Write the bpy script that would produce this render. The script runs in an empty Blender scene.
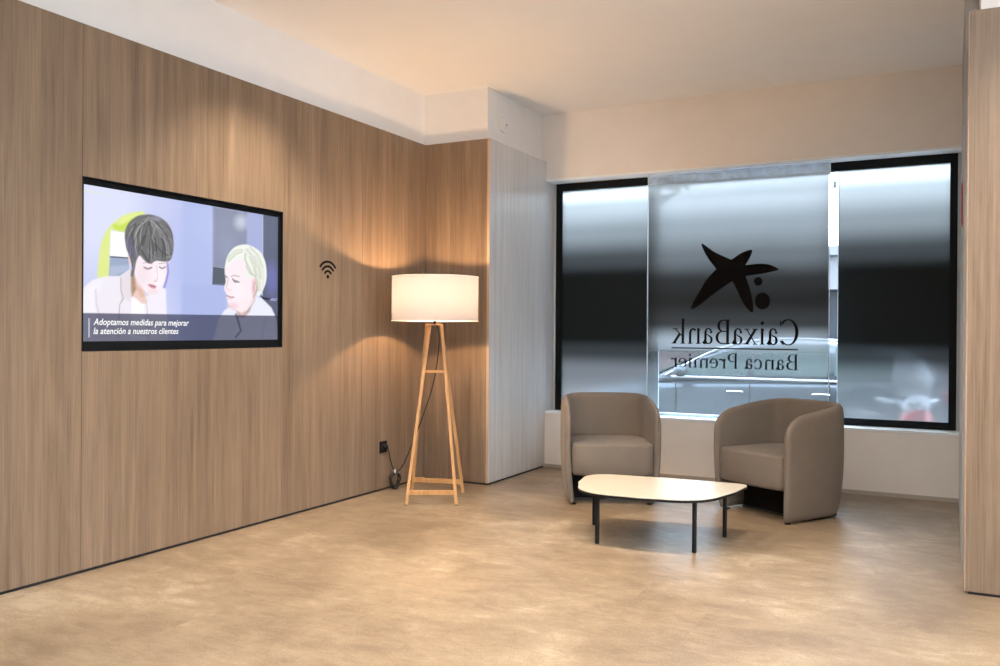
import bpy, bmesh, math, random
import numpy as np
from mathutils import Vector, Matrix
random.seed(4)
S = bpy.context.scene
COL = S.collection
PI = math.pi
vs = S.view_settings
S.display_settings.display_device = 'sRGB'
vs.view_transform = 'Standard'; vs.look = 'None'; vs.exposure = .06; vs.gamma = 1; vs.use_curve_mapping = False

# ------------------------------------------------------------------ place
XL, YR, XG, YW, XR, YP = -3.757, 5.885, -3.172, 6.93, 0.045, 4.523
ZC, ZT = 3.09, 2.677           # ceiling height, top of timber panelling
REC = 0.045                    # plaster sits this far behind the timber face
YF = 7.10                      # window frame plane

# ------------------------------------------------------------------ camera
FPX = 867.2; YAW, PIT, ROL = 0.481415, -0.0034919, 0.0065039; CAMH = 1.2
def cam_axes():
    c, s = math.cos(YAW), math.sin(YAW)
    f = Vector((-s*math.cos(PIT), c*math.cos(PIT), math.sin(PIT)))
    r = Vector((c, s, 0)); u = r.cross(f)
    cr, sr = math.cos(ROL), math.sin(ROL)
    return cr*r + sr*u, -sr*r + cr*u, f
cd = bpy.data.cameras.new('camera'); cam = bpy.data.objects.new('camera', cd); COL.objects.link(cam)
r_, u_, f_ = cam_axes()
M = Matrix((r_, u_, -f_)).transposed().to_4x4(); M.translation = Vector((0, 0, CAMH))
cam.matrix_world = M
cd.sensor_width = 36; cd.lens = FPX/1000*36; cd.clip_start = .05; cd.clip_end = 300
S.camera = cam

# ------------------------------------------------------------------ helpers
def lk(o, parent=None):
    COL.objects.link(o)
    if parent: o.parent = parent
    return o
def obj(name, bm, m, parent=None, smooth=False, sub=0, bev=0, loc=None, autos=None):
    me = bpy.data.meshes.new(name); bmesh.ops.recalc_face_normals(bm, faces=bm.faces)
    bm.to_mesh(me); bm.free()
    o = lk(bpy.data.objects.new(name, me), parent)
    for mm in (m if isinstance(m, (list, tuple)) else [m]): me.materials.append(mm)
    if smooth:
        for p in me.polygons: p.use_smooth = True
    if bev:
        b = o.modifiers.new('bevel', 'BEVEL'); b.width = bev; b.segments = 3; b.limit_method = 'ANGLE'
    if sub:
        s = o.modifiers.new('sub', 'SUBSURF'); s.levels = sub; s.render_levels = sub
    if loc: o.location = loc
    return o
def tag(o, label=None, cat=None, group=None, kind=None):
    if label: o['label'] = label
    if cat: o['category'] = cat
    if group: o['group'] = group
    if kind: o['kind'] = kind
    return o
def empty(name, loc, rz=0):
    o = lk(bpy.data.objects.new(name, None)); o.location = loc; o.rotation_euler = (0, 0, rz)
    o.empty_display_size = .1
    return o
def box(bm, x0, x1, y0, y1, z0, z1, mi=0):
    v = [bm.verts.new((x, y, z)) for z in (z0, z1) for x, y in ((x0, y0), (x1, y0), (x1, y1), (x0, y1))]
    for q in ((0, 3, 2, 1), (4, 5, 6, 7), (0, 1, 5, 4), (1, 2, 6, 5), (2, 3, 7, 6), (3, 0, 4, 7)):
        f = bm.faces.new([v[i] for i in q]); f.material_index = mi
    return v
def B(*a):
    bm = bmesh.new()
    for t in a: box(bm, *t)
    return bm
def bar(bm, p, q, w, d, up=(0, 0, 1), w2=None, d2=None):
    """straight square bar from p to q"""
    p, q = Vector(p), Vector(q); a = (q-p).normalized(); u = Vector(up)
    s = a.cross(u)
    if s.length < 1e-4: s = a.cross(Vector((0, 1, 0)))
    s.normalize(); t = s.cross(a)
    w2 = w2 or w; d2 = d2 or d; vs = []
    for P, ww, dd in ((p, w, d), (q, w2, d2)):
        vs += [bm.verts.new(P+s*i*ww/2+t*j*dd/2) for i, j in ((-1, -1), (1, -1), (1, 1), (-1, 1))]
    for f in ((0, 1, 2, 3), (7, 6, 5, 4), (0, 4, 5, 1), (1, 5, 6, 2), (2, 6, 7, 3), (3, 7, 4, 0)):
        bm.faces.new([vs[i] for i in f])
def lathe(bm, prof, n=32, c=(0, 0, 0), axis='z', closed=False):
    rings = []
    for r, h in prof:
        ring = []
        for i in range(n):
            a = 2*PI*i/n; x, y = r*math.cos(a), r*math.sin(a)
            P = {'z': (x, y, h), 'y': (x, h, y), 'x': (h, x, y)}[axis]
            ring.append(bm.verts.new(Vector(P)+Vector(c)))
        rings.append(ring)
    pr = list(zip(rings, rings[1:]))
    if closed: pr.append((rings[-1], rings[0]))
    for a, b in pr:
        for i in range(n): bm.faces.new((a[i], a[(i+1) % n], b[(i+1) % n], b[i]))
    if not closed:
        for rg in (rings[0], rings[-1]):
            bm.faces.new(rg)
def tube(bm, pts, r, n=8):
    pts = [Vector(p) for p in pts]; rings = []; prev = None
    for i, p in enumerate(pts):
        a = (pts[min(i+1, len(pts)-1)]-pts[max(i-1, 0)]).normalized()
        if prev is None: s = a.orthogonal().normalized()
        else: s = (prev - a*prev.dot(a)).normalized()
        prev = s; t = a.cross(s)
        rings.append([bm.verts.new(p+(s*math.cos(2*PI*k/n)+t*math.sin(2*PI*k/n))*r) for k in range(n)])
    for a, b in zip(rings, rings[1:]):
        for k in range(n): bm.faces.new((a[k], a[(k+1) % n], b[(k+1) % n], b[k]))
    bm.faces.new(rings[0]); bm.faces.new(rings[-1])
def spline(pts, n=10):
    pts = [Vector(p) for p in pts]; out = []
    for i in range(len(pts)-1):
        p0 = pts[max(i-1, 0)]; p1 = pts[i]; p2 = pts[i+1]; p3 = pts[min(i+2, len(pts)-1)]
        for k in range(n):
            t = k/n
            out.append(.5*((2*p1)+(-p0+p2)*t+(2*p0-5*p1+4*p2-p3)*t*t+(-p0+3*p1-3*p2+p3)*t**3))
    out.append(pts[-1]); return out
def prism(bm, poly, axis, a, b):
    """extrude a 2D polygon along an axis; poly is (u,v): y->(x,z), z->(x,y), x->(y,z)"""
    def P(u, v, w): return {'y': (u, w, v), 'z': (u, v, w), 'x': (w, u, v)}[axis]
    A = [bm.verts.new(P(u, v, a)) for u, v in poly]; Bv = [bm.verts.new(P(u, v, b)) for u, v in poly]
    n = len(poly); bm.faces.new(A); bm.faces.new(Bv[::-1])
    for i in range(n): bm.faces.new((A[i], A[(i+1) % n], Bv[(i+1) % n], Bv[i]))
def loft(bm, rings, caps=True):
    R = [[bm.verts.new(p) for p in r] for r in rings]; n = len(R[0])
    for a, b in zip(R, R[1:]):
        for k in range(n): bm.faces.new((a[k], a[(k+1) % n], b[(k+1) % n], b[k]))
    if caps: bm.faces.new(R[0]); bm.faces.new(R[-1])

# ------------------------------------------------------------------ materials
def newmat(name):
    m = bpy.data.materials.new(name); m.use_nodes = True; nt = m.node_tree
    return m, nt, nt.nodes, nt.links, nt.nodes['Principled BSDF']
def N(nt, t, **k):
    n = nt.nodes.new(t)
    for a, v in k.items():
        if a in n.inputs: n.inputs[a].default_value = v
        else: setattr(n, a, v)
    return n
def ramp(nt, stops, interp='LINEAR'):
    r = nt.nodes.new('ShaderNodeValToRGB'); r.color_ramp.interpolation = interp
    e = r.color_ramp.elements
    while len(e) < len(stops): e.new(.5)
    for i, (p, c) in enumerate(stops):
        e[i].position = p; e[i].color = (*c, 1) if len(c) == 3 else c
    return r
def plain(name, col, rough=.6, metal=0, spec=.5, noise=0, nscale=40, bump=0, bscale=200):
    m, nt, nd, L, b = newmat(name)
    b.inputs['Base Color'].default_value = (*col, 1); b.inputs['Roughness'].default_value = rough
    b.inputs['Metallic'].default_value = metal; b.inputs['Specular IOR Level'].default_value = spec
    tc = N(nt, 'ShaderNodeTexCoord')
    if noise:
        n = N(nt, 'ShaderNodeTexNoise', Scale=nscale, Detail=4.0); L.new(tc.outputs['Object'], n.inputs['Vector'])
        r = ramp(nt, [(.3, [c*(1-noise) for c in col]), (.7, [min(1, c*(1+noise)) for c in col])])
        L.new(n.outputs['Fac'], r.inputs['Fac']); L.new(r.outputs['Color'], b.inputs['Base Color'])
    if bump:
        n = N(nt, 'ShaderNodeTexNoise', Scale=bscale, Detail=3.0); L.new(tc.outputs['Object'], n.inputs['Vector'])
        bp = N(nt, 'ShaderNodeBump', Strength=bump, Distance=.002); L.new(n.outputs['Fac'], bp.inputs['Height'])
        L.new(bp.outputs['Normal'], b.inputs['Normal'])
    return m

def wood_wall(name, tint=(1, 1, 1), rough=.45, spec=.4):
    m, nt, nd, L, b = newmat(name)
    geo = N(nt, 'ShaderNodeNewGeometry'); sx = N(nt, 'ShaderNodeSeparateXYZ'); L.new(geo.outputs['Position'], sx.inputs[0])
    ad = N(nt, 'ShaderNodeMath', operation='ADD'); L.new(sx.outputs['X'], ad.inputs[0]); L.new(sx.outputs['Y'], ad.inputs[1])
    # lamella index: strips about 11 cm wide
    dv = N(nt, 'ShaderNodeMath', operation='DIVIDE'); L.new(ad.outputs[0], dv.inputs[0]); dv.inputs[1].default_value = .118
    fl = N(nt, 'ShaderNodeMath', operation='FLOOR'); L.new(dv.outputs[0], fl.inputs[0])
    wn = N(nt, 'ShaderNodeTexWhiteNoise', noise_dimensions='1D'); L.new(fl.outputs[0], wn.inputs['W'])
    off = N(nt, 'ShaderNodeMath', operation='MULTIPLY'); L.new(wn.outputs['Value'], off.inputs[0]); off.inputs[1].default_value = 13.
    cz = N(nt, 'ShaderNodeMath', operation='ADD'); L.new(sx.outputs['Z'], cz.inputs[0]); L.new(off.outputs[0], cz.inputs[1])
    cb = N(nt, 'ShaderNodeCombineXYZ'); L.new(ad.outputs[0], cb.inputs[0]); L.new(cz.outputs[0], cb.inputs[2])
    # broad cathedral figure
    mp = N(nt, 'ShaderNodeMapping'); mp.inputs['Scale'].default_value = (9, 1, .55); L.new(cb.outputs[0], mp.inputs['Vector'])
    n1 = N(nt, 'ShaderNodeTexNoise', Scale=1.6, Detail=5.0, Roughness=.62, Distortion=.6); L.new(mp.outputs[0], n1.inputs['Vector'])
    mp2 = N(nt, 'ShaderNodeMapping'); mp2.inputs['Scale'].default_value = (150, 1, 2.6); L.new(cb.outputs[0], mp2.inputs['Vector'])
    n2 = N(nt, 'ShaderNodeTexNoise', Scale=1.0, Detail=4.0, Roughness=.6); L.new(mp2.outputs[0], n2.inputs['Vector'])
    mp3 = N(nt, 'ShaderNodeMapping'); mp3.inputs['Scale'].default_value = (30, 1, .35); L.new(cb.outputs[0], mp3.inputs['Vector'])
    n3 = N(nt, 'ShaderNodeTexNoise', Scale=1.0, Detail=2.0); L.new(mp3.outputs[0], n3.inputs['Vector'])
    def mul(a, k):
        x = N(nt, 'ShaderNodeMath', operation='MULTIPLY'); L.new(a, x.inputs[0]); x.inputs[1].default_value = k; return x.outputs[0]
    def add(a, c):
        x = N(nt, 'ShaderNodeMath', operation='ADD'); L.new(a, x.inputs[0]); L.new(c, x.inputs[1]); return x.outputs[0]
    tot = add(add(mul(n1.outputs['Fac'], .34), mul(n2.outputs['Fac'], .38)), add(mul(n3.outputs['Fac'], .22), mul(wn.outputs['Value'], .06)))
    c = [(.35, (.112, .074, .046)), (.44, (.160, .109, .070)), (.53, (.205, .143, .094)), (.64, (.265, .190, .130))]
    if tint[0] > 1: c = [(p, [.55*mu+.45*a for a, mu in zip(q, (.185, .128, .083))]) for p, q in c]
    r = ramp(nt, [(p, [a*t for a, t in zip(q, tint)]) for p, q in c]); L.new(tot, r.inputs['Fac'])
    L.new(r.outputs['Color'], b.inputs['Base Color'])
    b.inputs['Roughness'].default_value = rough; b.inputs['Specular IOR Level'].default_value = spec
    bp = N(nt, 'ShaderNodeBump', Strength=.12, Distance=.001); L.new(n2.outputs['Fac'], bp.inputs['Height']); L.new(bp.outputs['Normal'], b.inputs['Normal'])
    return m
def floor_mat():
    m, nt, nd, L, b = newmat('stone_look_floor')
    tc = N(nt, 'ShaderNodeNewGeometry')
    br = N(nt, 'ShaderNodeTexBrick', Scale=1.0); br.offset = .37; br.offset_frequency = 2
    br.inputs['Brick Width'].default_value = .92; br.inputs['Row Height'].default_value = .46
    br.inputs['Mortar Size'].default_value = .0
    br.inputs['Color1'].default_value = (.0, .0, .0, 1); br.inputs['Color2'].default_value = (1, 1, 1, 1)
    L.new(tc.outputs['Position'], br.inputs['Vector'])
    vm = N(nt, 'ShaderNodeVectorMath', operation='MULTIPLY_ADD'); L.new(br.outputs['Color'], vm.inputs[0])
    vm.inputs[1].default_value = (7, 5, 3); L.new(tc.outputs['Position'], vm.inputs[2])
    n1 = N(nt, 'ShaderNodeTexNoise', Scale=1.3, Detail=5.0, Roughness=.6, Distortion=.5); L.new(tc.outputs['Position'], n1.inputs['Vector'])
    n2 = N(nt, 'ShaderNodeTexNoise', Scale=110.0, Detail=3.0, Roughness=.7); L.new(tc.outputs['Position'], n2.inputs['Vector'])
    mp = N(nt, 'ShaderNodeMapping'); mp.inputs['Scale'].default_value = (1., 1.9, 1); L.new(vm.outputs[0], mp.inputs['Vector'])
    n3 = N(nt, 'ShaderNodeTexNoise', Scale=4.5, Detail=10.0, Roughness=.8, Distortion=.3); L.new(mp.outputs[0], n3.inputs['Vector'])
    a = N(nt, 'ShaderNodeMath', operation='MULTIPLY_ADD'); L.new(n2.outputs['Fac'], a.inputs[0]); a.inputs[1].default_value = .55
    L.new(n1.outputs['Fac'], a.inputs[2])
    a2 = N(nt, 'ShaderNodeMath', operation='MULTIPLY_ADD'); L.new(n3.outputs['Fac'], a2.inputs[0]); a2.inputs[1].default_value = 1.15
    L.new(a.outputs[0], a2.inputs[2])
    r = ramp(nt, [(.22, (.155, .110, .070)), (.46, (.218, .160, .104)), (.64, (.262, .198, .132)), (.84, (.37, .298, .216))])
    mr = N(nt, 'ShaderNodeMapRange'); mr.inputs['From Min'].default_value = .97; mr.inputs['From Max'].default_value = 1.72; L.new(a2.outputs[0], mr.inputs['Value'])
    L.new(mr.outputs[0], r.inputs['Fac']); L.new(r.outputs['Color'], b.inputs['Base Color'])
    b.inputs['Roughness'].default_value = .42; b.inputs['Specular IOR Level'].default_value = .5
    bp = N(nt, 'ShaderNodeBump', Strength=.3, Distance=.002); L.new(n3.outputs['Fac'], bp.inputs['Height']); L.new(bp.outputs['Normal'], b.inputs['Normal'])
    return m
def light_wood(name):
    m, nt, nd, L, b = newmat(name)
    tc = N(nt, 'ShaderNodeTexCoord'); mp = N(nt, 'ShaderNodeMapping'); mp.inputs['Scale'].default_value = (60, 60, 4)
    L.new(tc.outputs['Object'], mp.inputs['Vector'])
    n = N(nt, 'ShaderNodeTexNoise', Scale=1.0, Detail=4.0); L.new(mp.outputs[0], n.inputs['Vector'])
    r = ramp(nt, [(.3, (.36, .18, .065)), (.7, (.48, .26, .105))]); L.new(n.outputs['Fac'], r.inputs['Fac'])
    L.new(r.outputs['Color'], b.inputs['Base Color']); b.inputs['Roughness'].default_value = .42
    return m
def fabric(name, col):
    m, nt, nd, L, b = newmat(name)
    tc = N(nt, 'ShaderNodeTexCoord')
    n = N(nt, 'ShaderNodeTexNoise', Scale=420.0, Detail=2.0); L.new(tc.outputs['Object'], n.inputs['Vector'])
    n2 = N(nt, 'ShaderNodeTexNoise', Scale=9.0, Detail=3.0); L.new(tc.outputs['Object'], n2.inputs['Vector'])
    a = N(nt, 'ShaderNodeMath', operation='MULTIPLY_ADD'); L.new(n2.outputs['Fac'], a.inputs[0]); a.inputs[1].default_value = .35; L.new(n.outputs['Fac'], a.inputs[2])
    r = ramp(nt, [(.45, [c*.86 for c in col]), (.9, [c*1.12 for c in col])]); L.new(a.outputs[0], r.inputs['Fac'])
    L.new(r.outputs['Color'], b.inputs['Base Color']); b.inputs['Roughness'].default_value = .9; b.inputs['Specular IOR Level'].default_value = .2
    b.inputs['Sheen Weight'].default_value = .12
    bp = N(nt, 'ShaderNodeBump', Strength=.25, Distance=.001); L.new(n.outputs['Fac'], bp.inputs['Height']); L.new(bp.outputs['Normal'], b.inputs['Normal'])
    return m
def glass(name, tint=(1, 1, 1), refl=.06):
    m, nt, nd, L, b = newmat(name); nd.remove(b)
    t = N(nt, 'ShaderNodeBsdfTransparent'); t.inputs[0].default_value = (*tint, 1)
    g = N(nt, 'ShaderNodeBsdfGlossy', Roughness=.02); lw = N(nt, 'ShaderNodeFresnel', IOR=1.35)
    mx = N(nt, 'ShaderNodeMixShader'); L.new(lw.outputs[0], mx.inputs[0]); L.new(t.outputs[0], mx.inputs[1]); L.new(g.outputs[0], mx.inputs[2])
    L.new(mx.outputs[0], nd['Material Output'].inputs[0]); return m
def film(name, opac, see, dark, blur, white=(.93, .95, .92), rough=.7):
    """printed gradient film: opacity of the dark print by height, and how clear the rest is"""
    m, nt, nd, L, b = newmat(name); nd.remove(b)
    geo = N(nt, 'ShaderNodeNewGeometry'); sx = N(nt, 'ShaderNodeSeparateXYZ'); L.new(geo.outputs['Position'], sx.inputs[0])
    mr = N(nt, 'ShaderNodeMapRange'); L.new(sx.outputs['Z'], mr.inputs['Value']); mr.inputs['From Min'].default_value = .5; mr.inputs['From Max'].default_value = 2.5
    def g(v): return [((z-.5)/2., (a, a, a)) for z, a in v]
    ro = ramp(nt, g(opac), 'EASE'); rs = ramp(nt, g(see), 'EASE')
    L.new(mr.outputs[0], ro.inputs['Fac']); L.new(mr.outputs[0], rs.inputs['Fac'])
    d = N(nt, 'ShaderNodeBsdfPrincipled'); d.inputs['Base Color'].default_value = (*dark, 1); d.inputs['Roughness'].default_value = rough; d.inputs['Specular IOR Level'].default_value = .08
    tl = N(nt, 'ShaderNodeBsdfTranslucent'); tl.inputs[0].default_value = (*white, 1)
    if blur: cl = N(nt, 'ShaderNodeBsdfRefraction', IOR=1.15, Roughness=blur); cl.distribution = 'GGX'
    else: cl = N(nt, 'ShaderNodeBsdfTransparent')
    cl.inputs[0].default_value = (.9, .96, 1, 1)
    m1 = N(nt, 'ShaderNodeMixShader'); L.new(rs.outputs['Color'], m1.inputs[0]); L.new(tl.outputs[0], m1.inputs[1]); L.new(cl.outputs[0], m1.inputs[2])
    m2 = N(nt, 'ShaderNodeMixShader'); L.new(ro.outputs['Color'], m2.inputs[0]); L.new(m1.outputs[0], m2.inputs[1]); L.new(d.outputs[0], m2.inputs[2])
    L.new(m2.outputs[0], nd['Material Output'].inputs[0]); return m

WOOD = wood_wall('oak_laminate_panelling')
GREYWOOD = wood_wall('grey_tinted_panelling', (3.15, 4.5, 6.8), .34, .8)  # copy of the oak pattern, tinted grey-blue and glossier
FLOOR = floor_mat()
PLASTER = plain('white_wall_paint', (.80, .785, .765), .85, noise=.015, nscale=6, bump=.05, bscale=120)
CEIL = plain('ceiling_paint', (.86, .865, .875), .9, noise=.01, nscale=4)
BEIGE = plain('warm_wall_paint', (.82, .775, .735), .85, noise=.02, nscale=5)
BLACK = plain('black_coated_aluminium', (.005, .006, .007), .5, spec=.12, noise=.1)
PLINTH = plain('black_plinth', (.012, .012, .012), .7, noise=.1)
ALU = plain('brushed_aluminium', (.55, .66, .76), .3, .25, noise=.2, nscale=14)
FAB = fabric('taupe_wool_fabric', (.158, .128, .102))
DARKF = plain('black_base_board', (.008, .0075, .007), .8, spec=.1, noise=.1)
TOPW = plain('cream_laminate', (.47, .425, .345), .35, noise=.01, nscale=20)
BLKM = plain('black_powder_coat', (.007, .007, .008), .5, spec=.2, noise=.1)
OAK = light_wood('clear_lacquered_beech')
CORD = plain('black_textile_cord', (.015, .013, .012), .7, noise=.2)
GLS = glass('clear_glass')
INK = plain('black_vinyl_lettering', (.006, .005, .005), .8, spec=.05, noise=.1)
WPLAST = plain('white_plastic', (.78, .76, .73), .4, noise=.01)

# ------------------------------------------------------------------ the room
def struct(name, bm, m, **k):
    o = obj(name, bm, m, **k); o['kind'] = 'structure'; return o
YB, XE = -4.2, 4.6      # the hall goes on behind and to the right of the camera
struct('floor', B((XL-.2, XE+.2, YB-.2, YW+.35, -.12, 0)), FLOOR)
struct('ceiling', B((XL-.3, XE+.2, YB-.2, YW+.35, ZC, ZC+.15)), CEIL)

# timber on the left wall: panels with fine joints, opening for the television
TY0, TY1, TZ0, TZ1 = 2.797, 4.222, 1.081, 1.937
bm = bmesh.new()
G = .0012; zb = .016
def lp(y0, y1, z0=zb, z1=ZT): box(bm, XL-.10, XL, y0+G, y1-G, z0, z1)
for y0, y1 in ((-4.2, -3.2), (-3.2, -2.0), (-2.0, -.8), (-.8, .4), (.4, 1.6), (1.6, TY0)): lp(y0, y1)
lp(TY0, TY1, zb, TZ0); lp(TY0, TY1, TZ1, ZT); lp(TY1, 5.052); lp(5.052, YR)
box(bm, XL-.14, XL-.1002, YB, YR+.1, .0, ZT-.001)
wl = struct('wall_left', bm, WOOD)
bm = B((XL-.25, XL-REC, YB, YR+REC, ZT, ZC), (XL-.25, XL-.1402, YB, YR+REC, 0, ZT))
tag(obj('wall_upper_plaster', bm, PLASTER, wl), kind='structure')
struct('baseboard_left', B((XL-.10, XL-.012, YB, YR, 0, zb-.0003)), PLINTH)
# return wall with the lamp in front, and the side of the window bay
bm = bmesh.new()
box(bm, XL-.09, XG-.02, YR+.0001, YR+.09, zb, ZT)
wr = struct('wall_return', bm, WOOD)
bm = B((XL-REC, XG-REC, YR+REC, YR+.3, ZT, ZC))
tag(obj('wall_upper_plaster', bm, PLASTER, wr), kind='structure')
struct('baseboard_return', B((XL, XG-.022, YR+.012, YR+.088, 0, zb-.0003)), PLINTH)
bm = bmesh.new()
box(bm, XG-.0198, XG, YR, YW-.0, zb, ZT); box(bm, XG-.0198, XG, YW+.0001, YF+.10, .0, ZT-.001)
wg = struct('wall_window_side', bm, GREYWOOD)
bm = B((XG-.3, XG-REC, YR+.3002, YW+.3, ZT, ZC), (XG-.3, XG-.0200, YR+.0902, YW+.3, 0, ZT))
tag(obj('wall_upper_plaster', bm, PLASTER, wg), kind='structure')
struct('baseboard_window_side', B((XG-.019, XG-.012, YR+.013, YW, 0, zb-.0003)), PLINTH)
struct('trim_1', B((XG-.0195, XG+.0015, YR-.0015, YR-.0002, zb, ZT)), plain('edge_band', (.42, .30, .21), .5, noise=.05))

# window wall: bulkhead above, low wall with sill below
struct('wall_bulkhead', B((XG-REC+.0005, XR-.0005, YW, YW+.32, 2.522, ZC)), BEIGE)
struct('wall_low', B((XG+.0005, XR-.0005, YW, YW+.32, 0, .472)), BEIGE)
struct('window_sill', B((XG+.0005, XR-.0005, YW-.006, YW+.32, .4722, .490)), plain('white_sill', (.86, .90, .93), .4, noise=.01), bev=.002)
WSOF = plain('white_soffit_board', (.86, .90, .93), .5, noise=.01)
struct('trim_2', B((XG+.0005, XR-.0005, YW+.001, YF+.1, 2.505, 2.5218)), WSOF)
struct('baseboard_low', B((XG+.001, XR-.001, YW-.004, YW-.0002, 0, .03)), plain('grey_skirting', (.42, .37, .33), .6, noise=.05))
# wall on the right of the bay and the timber pier in front of it
struct('wall_right', B((XR, XR+.5, YP+.42, YW+.32, 0, ZC)), plain('grey_wall_paint', (.36, .36, .35), .8, noise=.03, nscale=5))
bm = bmesh.new()
box(bm, .058, 1.25, YP, YP+.40, .014, ZT)
box(bm, 1.2524, 2.45, YP, YP+.40, .014, ZT); box(bm, 2.4524, XE, YP, YP+.40, .014, ZT)
wp = struct('wall_pier', bm, WOOD, bev=.0015)
tag(obj('wall_upper_plaster', B((.058+REC, XE, YP+REC, YP+.4, ZT, ZC)), BEIGE, wp), kind='structure')
struct('baseboard_pier', B((.07, XE, YP+.012, YP+.38, 0, .0138)), PLINTH)
struct('trim_3', B((.056, .0578, YP-.0015, YP+.40, .014, ZT)), plain('pale_edge_band', (.60, .44, .31), .5, noise=.04))
struct('wall_back', B((XL-.2, XE+.2, YB-.2, YB, 0, ZC)), PLASTER)
DO0, DO1, DOH = -1.4, 4.1, 2.85      # opening added out of frame to bring in daylight from the right
struct('wall_far_right', B((XE, XE+.2, YB, DO0, 0, ZC), (XE, XE+.2, DO1, YP+.4, 0, ZC), (XE, XE+.2, DO0, DO1, DOH, ZC)), PLASTER)
struct('ground_forecourt', B((XE+.2, XE+9, YB-6, YW+.3, -.15, -.02)), plain('forecourt_paving', (.45, .44, .42), .85, noise=.1, nscale=5))

# ------------------------------------------------------------------ window
FX0, FX1, FZ0, FZ1 = XG+.022, .024, .491, 2.504
IX0, IX1, IZ0, IZ1 = FX0+.050, FX1-.038, .545, 2.440
LPX, RPX = -2.212, -.786
w1 = tag(empty('window_1', ((FX0+FX1)/2, YF, FZ0)), kind='structure')
w1.location = (0, 0, 0)
def wframe(x0, x1, ix0, ix1):
    bm = bmesh.new(); a, b = YF, YF+.07
    box(bm, x0, x1, a, b, FZ0, IZ0)
    box(bm, x0, ix0, a, b, IZ0, FZ1); 
    return bm
bm = B((FX0, IX0, YF, YF+.07, FZ0, FZ1), (IX0, -2.292, YF, YF+.07, IZ1, FZ1), (IX0, LPX, YF, YF+.07, FZ0, IZ0),
       (IX0+.0, IX0+.012, YF-.012, YF-.0, IZ0, IZ1), (IX0, -2.292, YF-.006, YF, IZ1, IZ1+.012))
tag(obj('frame', bm, BLACK, w1), kind='structure')
bm = B((IX1, FX1, YF, YF+.07, FZ0, FZ1), (RPX-.06, IX1, YF, YF+.07, IZ1, FZ1), (RPX, IX1, YF, YF+.07, FZ0, IZ0),
       (IX1-.012, IX1, YF-.012, YF, IZ0, IZ1))
tag(obj('frame', bm, BLACK, w1), kind='structure')
side_film = film('gradient_film', [(.5, .40), (.85, .70), (1.02, .95), (1.14, 1.), (1.66, 1.), (1.82, .965), (2.05, .82), (2.28, .64), (2.44, .1)],
                 [(.5, .75), (1.0, .75), (1.4, .05), (2.1, .0), (2.5, .05)], (.014, .0175, .0185), .34)
mid_film = film('gradient_film_clear', [(.5, .18), (.9, .32), (1.10, .58), (1.27, .975), (1.45, .992), (1.60, .985), (1.80, .90), (2.05, .82), (2.28, .68), (2.42, .3)],
                [(.5, .90), (.98, .88), (1.16, .40), (1.32, .04), (1.8, .03), (2.5, .08)], (.017, .0155, .0145), 0)
for x0, x1 in ((IX0, LPX), (RPX, IX1)):
    tag(obj('glass_pane', B((x0, x1, YF+.03, YF+.038, IZ0, IZ1)), GLS, w1), kind='structure')
    bm = bmesh.new(); v = [bm.verts.new(p) for p in ((x0, YF+.0285, IZ0), (x1, YF+.0285, IZ0), (x1, YF+.0285, IZ1), (x0, YF+.0285, IZ1))]; bm.faces.new(v)
    tag(obj('gradient_film', bm, side_film, w1), kind='structure')
EDGE = plain('polished_glass_edge', (.75, .90, .92), .25, noise=.02)
tag(obj('pane_edge', B((LPX, LPX+.004, YF+.026, YF+.04, IZ0, IZ1)), EDGE, w1), kind='structure')
tag(obj('pane_edge', B((RPX-.005, RPX, YF+.026, YF+.04, IZ0, IZ1)), EDGE, w1), kind='structure')
tag(obj('ceiling_track', B((-2.2915, RPX-.0605, YF-.02, YF+.06, 2.4405, 2.504), (LPX+.005, RPX-.0605, YF-.018, YF+.058, 2.422, 2.4404), (-2.2915, RPX-.0605, YF-.05, YF-.0205, 2.49, 2.504)), ALU, w1), kind='structure')
tag(obj('floor_track', B((LPX, RPX, YF, YF+.06, .4905, .512)), ALU, w1), kind='structure')
struct('trim_4', B((FX1+.0003, XR-.0005, YF+.005, YF+.10, .4905, 2.5045), (XG+.0003, FX0-.0003, YF+.005, YF+.10, .4905, 2.5045)), plain('grey_jamb', (.45, .47, .48), .6, noise=.03))
# free sliding centre panel, nearer the room
CY = 6.972; CX0, CX1, CZ0, CZ1 = -2.257, -.835, .4925, 2.5015
w2 = tag(empty('window_2', (0, 0, 0)), kind='structure')
tag(obj('glass_pane', B((CX0, CX1, CY, CY+.010, CZ0, CZ1)), GLS, w2), kind='structure')
bm = bmesh.new(); v = [bm.verts.new(p) for p in ((CX0+.006, CY-.0003, CZ0), (CX1-.004, CY-.0003, CZ0), (CX1-.004, CY-.0003, 2.416), (CX0+.006, CY-.0003, 2.416))]; bm.faces.new(v)
tag(obj('gradient_film', bm, mid_film, w2), kind='structure')
tag(obj('pane_edge', B((CX0-.005, CX0, CY-.001, CY+.012, CZ0, CZ1)), EDGE, w2), kind='structure')
tag(obj('pane_edge', B((CX1, CX1+.005, CY-.001, CY+.012, CZ0, CZ1)), EDGE, w2), kind='structure')
tag(obj('patch_fitting', B((CX1+.008, CX1+.035, YF-.01, YF+.03, 2.31, 2.36)), ALU, w1), kind='structure')

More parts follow.
